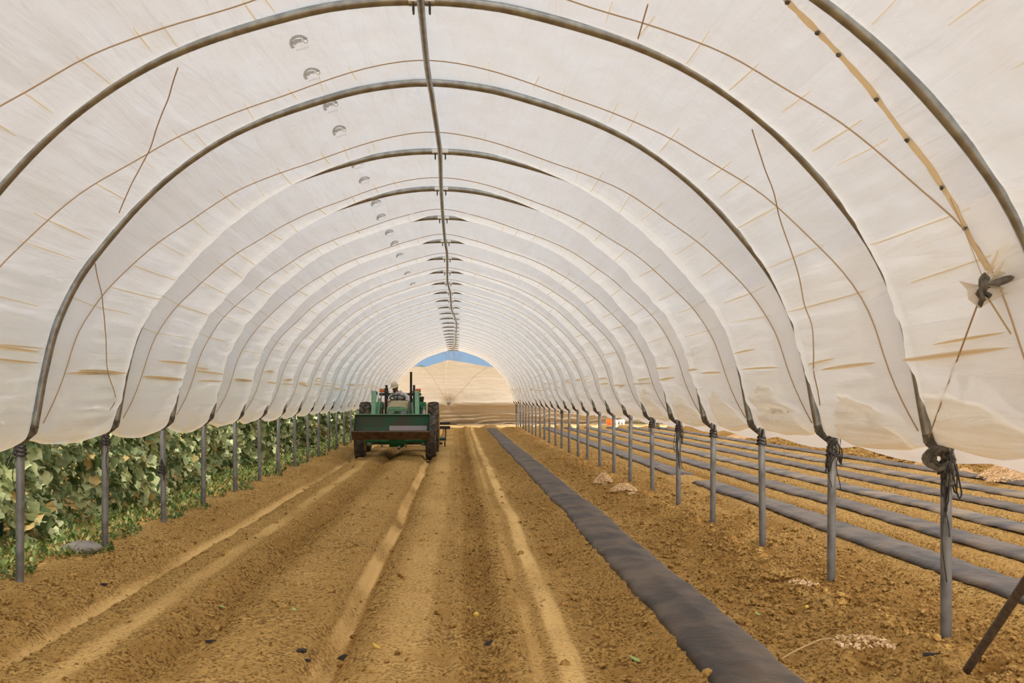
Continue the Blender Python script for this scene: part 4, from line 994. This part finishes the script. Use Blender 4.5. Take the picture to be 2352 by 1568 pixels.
# loader arms
for sg, xc in ((-1, -.518), (1, .512)):
    a = empty('loader_arm', (xc + (.02 if sg > 0 else .0), 0, 0), (0, 0, .04 if sg < 0 else .025)); a.parent = tr_
    b = MB(); pr = [(1.34, 1.66), (1.22, 1.74), (.95, 1.62), (-.35, .98), (-.95, .66), (-1.02, .80), (-.45, 1.12), (.85, 1.56)]
    pr = [(1.42, 1.58), (1.34, 1.70), (1.22, 1.71), (.2, 1.34), (-.88, .95), (-.88, .77), (.2, 1.18), (1.2, 1.52)]
    b.prism(pr, -.052, .052); b.build('beam', M['dusty_green'], a, smooth=True, bevel=.012)
    b = MB().prism([(1.15, .45), (1.50, .45), (1.46, 1.50), (1.36, 1.74), (1.24, 1.74), (1.22, 1.50)], -.075, -.057) if sg < 0 else MB().prism([(1.15, .45), (1.50, .45), (1.46, 1.50), (1.36, 1.74), (1.24, 1.74), (1.22, 1.50)], .057, .075)
    b.build('tower', M['dusty_green'], a, smooth=False)
    MB().lathe([(.045, -.075), (.045, .075)], (0, 1.33, 1.655), 'X', 16).build('pivot_pin', M['black'], a)
    MB().tube([(0, -.90, .70), (.0, -.90, 1.10)], .03, 8).build('bucket_bracket', M['dusty_green'], a)
    MB().tube([(-sg * .12, 1.25, 1.50), (-sg * .10, .2, 1.08)], .034, 10).build('lift_cylinder', M['dusty_green'], a)
    MB().tube([(-sg * .10, .2, 1.08), (-sg * .08, -.72, .92)], .018, 8).build('cylinder_rod', M['silver'], a)
    MB().tube([(-sg * .16, 1.3, 1.62), (-sg * .18, 1.0, 1.66), (-sg * .17, .5, 1.38), (-sg * .16, -.2, 1.1), (-sg * .13, -.9, 1.0)], .011, 6).build('hydraulic_hose', M['black'], a)
    MB().tube([(-sg * .21, 1.4, 1.2), (-sg * .20, .8, 1.45), (-sg * .20, .2, 1.25), (-sg * .2, -.8, 1.02)], .010, 6).build('hydraulic_hose', M['black'], a)
tp('loader_cross_tube', MB().tube([(-.50, -.35, .86), (.50, -.35, .86)], .05, 12), M['dusty_green'])
# hood: lofted rounded sections, front to rear
b = MB(); HC = .045; secs = [(.16, .245, .80, 1.285), (.22, .262, .74, 1.315), (.5, .275, .72, 1.35), (1.1, .285, .72, 1.41), (1.75, .29, .74, 1.455), (1.86, .285, .78, 1.46)]
for y_, w_, z0, z1 in secs:
    ring = []
    for t in np.linspace(0, PI, 15):
        c_, s_ = math.cos(t), math.sin(t); ring.append((HC + w_ * math.copysign(abs(c_) ** .45, c_), y_, z1 - .17 + .17 * s_ ** .7))
    b.v += [(HC + w_, y_, z0)] + ring + [(HC - w_, y_, z0)]
n_ = 17
for i in range(len(secs) - 1):
    for j in range(n_ - 1): b.f.append((i * n_ + j, (i + 1) * n_ + j, (i + 1) * n_ + j + 1, i * n_ + j + 1))
b.f.append(tuple(range(n_))); b.f.append(tuple((len(secs) - 1) * n_ + j for j in range(n_))[::-1])
hood = tp('hood', b, M['dusty_green'])
# dust lies on the upward faces only: it is a coat of its own colour on the top panel
b = MB()
for y_, w_, z0, z1 in secs[1:]:
    for t in np.linspace(PI * .12, PI * .88, 11):
        c_, s_ = math.cos(t), math.sin(t); b.v.append((HC + (w_ + .002) * math.copysign(abs(c_) ** .45, c_), y_ + (.012 if y_ < .2 else 0), z1 - .17 + .174 * s_ ** .7 + .002))
for i in range(len(secs) - 2):
    for j in range(10): b.f.append((i * 11 + j, (i + 1) * 11 + j, (i + 1) * 11 + j + 1, i * 11 + j + 1))
o = tp('dusty_top_panel', b, M['hood_dust'], hood); o['label'] = 'tan dust coated hood top'
b = MB().box((HC, .155, .98), (.45, .02, .46)); tp('front_grille', b, M['black'], hood, smooth=False)
for sx in (-1, 1):
    tp('headlight', MB().box((HC + sx * .155, .14, 1.165), (.15, .03, .085)), M['glass_lamp'], hood, bevel=.012)
tp('grille_badge', MB().box((HC, .140, 1.16), (.09, .012, .05)), mat('badge_green', (.02, .10, .02, 1), .4), hood, smooth=False)
b = MB(); y_ = -.02
P = [(HC - .215, y_, .9), (HC - .21, y_, 1.20), (HC - .185, y_, 1.275), (HC - .14, y_, 1.305), (HC + .14, y_, 1.305), (HC + .185, y_, 1.275), (HC + .21, y_, 1.20), (HC + .215, y_, .9)]
tp('brush_guard', MB().tube(P, .009, 8), M['dusty_green'])
for x_ in (-.055, .055): tp('guard_bar', MB().tube([(HC + x_, y_, .9), (HC + x_, y_, 1.305)], .006, 6), M['dusty_green'])
# exhaust, steering, console
tp('exhaust_pipe', MB().tube([(.363, 1.0, .85), (.363, 1.0, 1.15)], .05, 14).tube([(.363, 1.0, 1.1), (.363, 1.0, 1.2), (.363, 1.0, 2.15), (.365, 1.0, 2.185)], [.045, .032, .030, .030], 14), M['soot'])
st = empty('steering_wheel', (-.025, 2.2, 1.53), (math.radians(-22), 0, 0)); st.parent = tr_
MB().tube([(.20 * math.cos(t), .20 * math.sin(t), 0) for t in np.linspace(0, 2 * PI, 33)[:-1]], .014, 8, closed=True).build('rim', M['black'], st)
for a in (.5, PI - .5, -PI / 2): MB().tube([(0, 0, -.03), (.19 * math.cos(a), .19 * math.sin(a), 0)], .009, 6).build('spoke', M['black'], st)
MB().tube([(0, 0, -.01), (0, .0, -.4)], .03, 10).build('column', M['black'], st)
tp('dashboard', MB().prism([(1.86, .8), (2.15, .8), (2.12, 1.25), (1.95, 1.44), (1.86, 1.44)], HC - .24, HC + .24), M['black'], bevel=.02)
tp('control_lever', MB().tube([(-.25, 2.0, 1.1), (-.27, 1.95, 1.44), (-.27, 1.95, 1.5)], [.012, .012, .024], 8), M['glove'])
# chassis
tp('engine_block', MB().box((HC, .95, .72), (.42, 1.5, .40)), M['black'], bevel=.03)
tp('gearbox', MB().box((0, 2.3, .66), (.44, 1.4, .46)), M['black'], bevel=.03)
tp('front_axle', MB().tube([(-.74, .5, .50), (-.45, .5, .50), (-.16, .5, .47), (0.03, .5, .45), (.2, .5, .47), (.45, .5, .50), (.76, .5, .50)], [.075, .06, .065, .13, .065, .06, .075], 14), M['green'])
tp('axle_casting', MB().prism([(.30, .62), (.70, .62), (.66, .42), (.52, .32), (.36, .42)], -.16, .22), M['green'], bevel=.02)
for sg in (-1, 1): tp('steering_knuckle', MB().tube([(sg * .68, .5, .36), (sg * .69, .5, .68)], [.05, .06], 10), M['dusty_green'])
tp('rear_axle', MB().tube([(-.85, 3.0, .715), (-.2, 3.0, .70), (.2, 3.0, .70), (.78, 3.0, .715)], [.07, .13, .13, .07], 14), M['dusty_green'])
tp('drawbar', MB().tube([(.08, .3, .30), (.1, 2.2, .26)], .03, 8), M['black'])
tp('tow_hook', MB().box((.09, .32, .335), (.06, .06, .06)), M['grey'], bevel=.01)
tp('underbody_guard', MB().box((-.02, 1.6, .42), (.9, 1.5, .05)), M['black'], bevel=.02)
# platform, side tanks, fenders
tp('right_side_tank', MB().box((.625, 2.3, 1.365), (.185, .45, .12)), M['green'], bevel=.015)
tp('left_side_tank', MB().prism([(2.1, 1.24), (2.5, 1.24), (2.5, 1.42), (2.1, 1.42)], -.52, -.38), M['green'], bevel=.015)
tp('air_cleaner', MB().lathe([(.06, 1.42), (.065, 1.50), (.072, 1.50), (.076, 1.555), (.06, 1.57)], (.60, 2.4, 0), 'Z', 18), M['black'])
tp('side_post', MB().tube([(.56, 2.3, .7), (.56, 2.3, 1.32)], .035, 8), M['black']); tp('side_post', MB().tube([(-.44, 2.3, .7), (-.44, 2.3, 1.30)], .045, 8), M['black'])
tp('white_jug', MB().lathe([(.04, .98), (.045, 1.0), (.045, 1.20), (.02, 1.25), (.015, 1.29)], (.66, 2.35, 0), 'Z', 12), M['white_plastic'])
for sg, xx in ((-1, -.62), (1, .60)):
    P = [(2.45, .95), (2.6, 1.28), (2.9, 1.42), (3.2, 1.40), (3.5, 1.2), (3.5, 1.17), (3.2, 1.37), (2.9, 1.39), (2.63, 1.25), (2.48, .93)]
    tp('fender', MB().prism(P, xx - .12, xx + .12), M['green'], bevel=.006)
tp('foot_platform', MB().box((0, 2.3, .92), (1.0, .9, .03)), M['black'], bevel=.005)
# roll bar with lamps
RB = 0.
for sx, wd, zt in ((-1, .10, 1.80), (1, .065, 1.80)):
    b = MB().box((RB + sx * .382, 3.6, 1.3), (wd, .08, zt - .8)); b2 = MB().box((RB + sx * .382, 3.6, 1.79), (.062, .06, .20))
    rb = tp('roll_bar_post', b, M['black'], bevel=.01); b2.build('hinged_upper_post', M['black'], rb, bevel=.008)
    MB().box((RB + sx * .382, 3.56, 1.70), (wd + .03, .10, .05)).build('hinge_clamp', M['dark_bolt'], rb, bevel=.006)
tp('lamp_crossbar', MB().box((.0, 3.6, 1.63), (1.16, .05, .075)), M['black'], bevel=.008)
tp('seat_rail', MB().tube([(-.42, 3.5, 1.66), (-.3, 3.4, 1.57), (-.1, 3.3, 1.56), (.1, 3.4, 1.62)], .014, 8), M['black'])
for x_ in (-.495, .495):
    e_ = tp('warning_lamp', MB().box((x_, 3.55, 1.735), (.13, .05, .085)), M['amber'], bevel=.012); e_['label'] = 'orange warning lamp'
    MB().box((x_, 3.58, 1.735), (.145, .03, .10)).build('lamp_housing', M['dark_bolt'], e_, bevel=.008)
seat = tp('seat', MB().box((.02, 3.05, 1.06), (.46, .44, .12)), M['black'], bevel=.04)
MB().box((.02, 3.28, 1.28), (.44, .10, .40)).build('seat_back', M['black'], seat, bevel=.04)

# rear implement carried on the hitch
im = empty('bed_shaper', (TX, TY + 5.0, 0)); tag(im, 'dark green toolbar implement trailed behind the tractor, its end showing at right', 'implement')
def ip(name, b, m, **k): return b.build(name, m, im, **k)
ip('toolbar', MB().box((-.03, 0, .57), (2.62, .09, .09)), M['black'], bevel=.01)
ip('rear_toolbar', MB().box((-.03, .45, .68), (2.62, .07, .07)), M['black'], bevel=.01)
ip('upper_frame', MB().prism([(-.95, .60), (-.9, .70), (.45, .70), (.45, .62)], -.06, .06), M['black'], smooth=False)
ip('axle_tube', MB().tube([(-1.2, -.05, .235), (1.12, -.05, .235)], .045, 10), mat('implement_green', (.02, .075, .045, 1), .6))
ip('lower_tube', MB().tube([(-1.2, .2, .10), (1.05, .2, .10)], .035, 10), M['black'])
for x_ in (-1.15, 1.14):
    e_ = ip('coulter_disc', MB().lathe([(.0, -.012), (.15, -.01), (.17, 0), (.15, .01), (.0, .012)][1:4], (x_, -.05, .245), 'X', 24), M['dark_bolt'])
    MB().lathe([(.055, -.03), (.055, .03)], (x_, -.05, .245), 'X', 16).build('disc_hub', M['post_steel'], e_)
    ip('shank', MB().tube([(x_ + .01, 0, .57), (x_ + .015, -.02, .40), (x_ + .01, -.05, .25)], .018, 8), M['bucket_rust'])
    ip('tine', MB().tube([(x_ - .02, .2, .14), (x_ - .01, .2, .02), (x_ - .0, .16, -.04)], [.02, .02, .008], 8), M['bucket_rust'])
for x_ in (-.7, .0, .7): ip('shank', MB().tube([(x_, 0, .57), (x_, 0, .25), (x_, -.08, -.03)], [.03, .03, .012], 8), M['black'])

# ------------------------------------------------------------------ driver
pr_ = empty('person', (TX + .0, TY, TZ)); tag(pr_, 'person in pale straw hat and light shirt leaning left over the tractor steering wheel', 'person')
def skin(name, nodes, edges, m, parent, sub=2):
    me = bpy.data.meshes.new(name); me.from_pydata([n[0] for n in nodes], edges, []); me.update(); me.materials.append(m)
    o = bpy.data.objects.new(name, me); COL.objects.link(o); o.parent = parent
    md = o.modifiers.new('skin', 'SKIN'); md.use_smooth_shade = True
    lay = me.skin_vertices[0] if me.skin_vertices else None
    if lay is None:
        bm = bmesh.new(); bm.from_mesh(me); bm.verts.layers.skin.verify(); bm.to_mesh(me); bm.free(); lay = me.skin_vertices[0]
    for i, nd in enumerate(nodes):
        r = nd[1]; lay.data[i].radius = (r, r) if not isinstance(r, tuple) else r
        lay.data[i].use_root = (i == 0)
    s = o.modifiers.new('sub', 'SUBSURF'); s.levels = sub; s.render_levels = sub
    return o
# body nodes: pelvis first
B = [((.04, 2.98, 1.18), (.15, .12)), ((.02, 2.92, 1.34), (.145, .11)), ((-.02, 2.84, 1.50), (.155, .115)), ((-.07, 2.76, 1.62), (.13, .09)), ((-.115, 2.71, 1.685), (.06, .055)), ((-.14, 2.68, 1.73), (.055, .055)),
     ((-.235, 2.76, 1.635), .062), ((-.30, 2.66, 1.50), .05), ((-.31, 2.50, 1.42), .042), ((-.25, 2.32, 1.47), .034),          # arm at image left
     ((.115, 2.72, 1.625), .065), ((.215, 2.66, 1.47), .052), ((.20, 2.48, 1.44), .044), ((.11, 2.28, 1.52), .033),                 # arm at image right
     ((-.07, 2.80, 1.16), .085), ((-.14, 2.52, 1.17), .068), ((-.16, 2.42, .96), .05),
     ((.15, 2.80, 1.16), .085), ((.20, 2.52, 1.17), .068), ((.22, 2.42, .96), .05)]
E_ = [(0, 1), (1, 2), (2, 3), (3, 4), (4, 5), (3, 6), (6, 7), (7, 8), (8, 9), (3, 10), (10, 11), (11, 12), (12, 13), (0, 14), (14, 15), (15, 16), (0, 17), (17, 18), (18, 19)]
body = skin('shirted_body', B, E_, M['shirt'], pr_); body['label'] = 'loose pale shirt'
for sx, pts in ((-1, [((-.02, 2.88, 1.17), .098), ((-.075, 2.78, 1.17), .098), ((-.14, 2.50, 1.175), .08), ((-.16, 2.40, .98), .062), ((-.16, 2.38, .95), .05)]), (1, [((.09, 2.88, 1.17), .098), ((.155, 2.78, 1.17), .098), ((.20, 2.50, 1.175), .08), ((.22, 2.40, .98), .062), ((.22, 2.38, .95), .05)])):
    skin('trouser_leg', pts, [(i, i + 1) for i in range(4)], M['trousers'], pr_)
# head: skull, jaw, nose, brow, ears in one mesh, then face features
hd = empty('head', (-.155, 2.63, 1.80), (math.radians(16), math.radians(-8), math.radians(-22))); hd.parent = pr_
V, Fc = ICO[3]; vs = []
for v in V:
    x, y_, z = v; X_ = x * .075; Y_ = y_ * .092; Z_ = z * .108
    if z < -.1: X_ *= 1 - .28 * (-z - .1); Y_ = Y_ * (1 - .12 * (-z)) - .012 * (-z)
    if y_ < -.75 and abs(x) < .25 and -.45 < z < .15: Y_ -= .022 * (1 - abs(x) / .25) * (1 - abs(z + .18) / .32)       # nose
    if y_ < -.6 and .12 < abs(x) < .5 and .02 < z < .26: Y_ += .010                                                     # eye sockets
    if y_ < -.6 and abs(x) < .55 and .26 < z < .4: Y_ -= .006                                                           # brow
    if abs(x) > .93 and abs(z) < .28 and abs(y_) < .3: X_ *= 1.16                                                        # ears
    vs.append((X_, Y_, Z_))
b = MB().add(vs, Fc); b.tube([(0, .02, -.06), (.0, .05, -.16)], [.052, .058], 12); b.build('face', M['skin'], hd)
for sx in (-1, 1): MB().blob((sx * .028, -.079, .014), .010, 1, .02, 2, (1.3, .6, .7)).build('eye', M['hair'], hd)
MB().tube([(-.02, -.083, -.052), (0, -.088, -.050), (.02, -.083, -.052)], .004, 6).build('mouth', mat('lips', (.16, .05, .035, 1), .6), hd)
MB().tube([(-.032, -.080, -.038), (0, -.089, -.036), (.032, -.080, -.038)], .007, 6).blob((0, -.074, -.082), .03, 2, .12, 2, (1.1, .6, .9)).build('beard', M['hair'], hd)
b = MB().blob((0, .012, .015), .088, 5, .03, 2, (.92, 1.02, 1.05)); b.v = [(x, max(y_, -.03) if z < .06 else y_, z) for x, y_, z in b.v]; b.build('hair', M['hair'], hd)
# hat: crown and wavy brim
pfl = [(.132, -.012), (.12, .0), (.100, .012), (.090, .018), (.084, .065), (.074, .10), (.055, .118), (.02, .108), (.004, .106)]
b = MB().lathe(pfl, (0, .0, .048), 'Z', 36)
b.v = [(x * (1 if i >= 108 else 1), y_ * 1.12, z + (.018 * (abs(x) / .15) ** 2 - .012 * (y_ < -.08) if i < 72 else 0)) for i, (x, y_, z) in enumerate(b.v)]
hat = b.build('straw_hat', M['straw_hat'], hd)
MB().tube([(.093 * math.cos(t), .104 * math.sin(t), .072) for t in np.linspace(0, 2 * PI, 25)[:-1]], .006, 6, closed=True).build('hat_band', mat('hat_band', (.35, .27, .17, 1), .8), hat)
# neck cloth
b = MB().tube([(-.10 + .10 * math.cos(t), 2.70 + .085 * math.sin(t), 1.685 + .022 * math.sin(t * 2 + 1)) for t in np.linspace(0, 2 * PI, 19)[:-1]], .032, 8, closed=True); b.tube([(-.12, 2.62, 1.68), (-.13, 2.60, 1.62), (-.11, 2.62, 1.56)], [.03, .025, .01], 8)
b.build('neck_cloth', M['shirt'], pr_)
def hand(name, W, fwd, side, m, curl=1.0):
    """palm + four curled fingers + thumb; W wrist, fwd palm direction, side direction across knuckles (towards the thumb)"""
    W = Vector(W); f = Vector(fwd).normalized(); s = Vector(side); s = (s - f * s.dot(f)).normalized(); dn_ = s.cross(f).normalized()
    if dn_.z > 0: dn_ = -dn_
    nodes = [(tuple(W), (.026, .02)), (tuple(W + f * .04), (.034, .016)), (tuple(W + f * .08), (.036, .014))]; ed = [(0, 1), (1, 2)]
    o = skin(name, nodes, ed, m, pr_, 2)
    for i, L in enumerate((.072, .080, .075, .058)):
        base = W + f * .075 + s * (.027 - .018 * i)
        a1, a2, a3 = .5 * curl, 1.5 * curl, 2.4 * curl; p = base; nd = [(tuple(base - f * .02), .0085), (tuple(p), .009)]
        for a_, q_ in ((a1, .45), (a2, .32), (a3, .25)):
            p = p + (f * math.cos(a_) + dn_ * math.sin(a_)) * L * q_; nd.append((tuple(p), .0085 if q_ > .3 else .0072))
        fg = skin('finger', nd, [(k_, k_ + 1) for k_ in range(4)], m, o, 1)
    th = [W + f * .02 + s * .025, W + f * .045 + s * .045 + dn_ * .01, W + f * .068 + s * .046 + dn_ * .032, W + f * .078 + s * .030 + dn_ * .045]
    skin('thumb', [(tuple(t), r) for t, r in zip(th, (.012, .0115, .0105, .009))], [(0, 1), (1, 2), (2, 3)], m, o, 1)
    return o
hand('hand', (-.245, 2.33, 1.475), (.45, -.75, .08), (.8, .3, .3), M['skin']); hand('hand', (.115, 2.29, 1.515), (-.35, -.85, .10), (-.8, .3, .3), M['skin'])
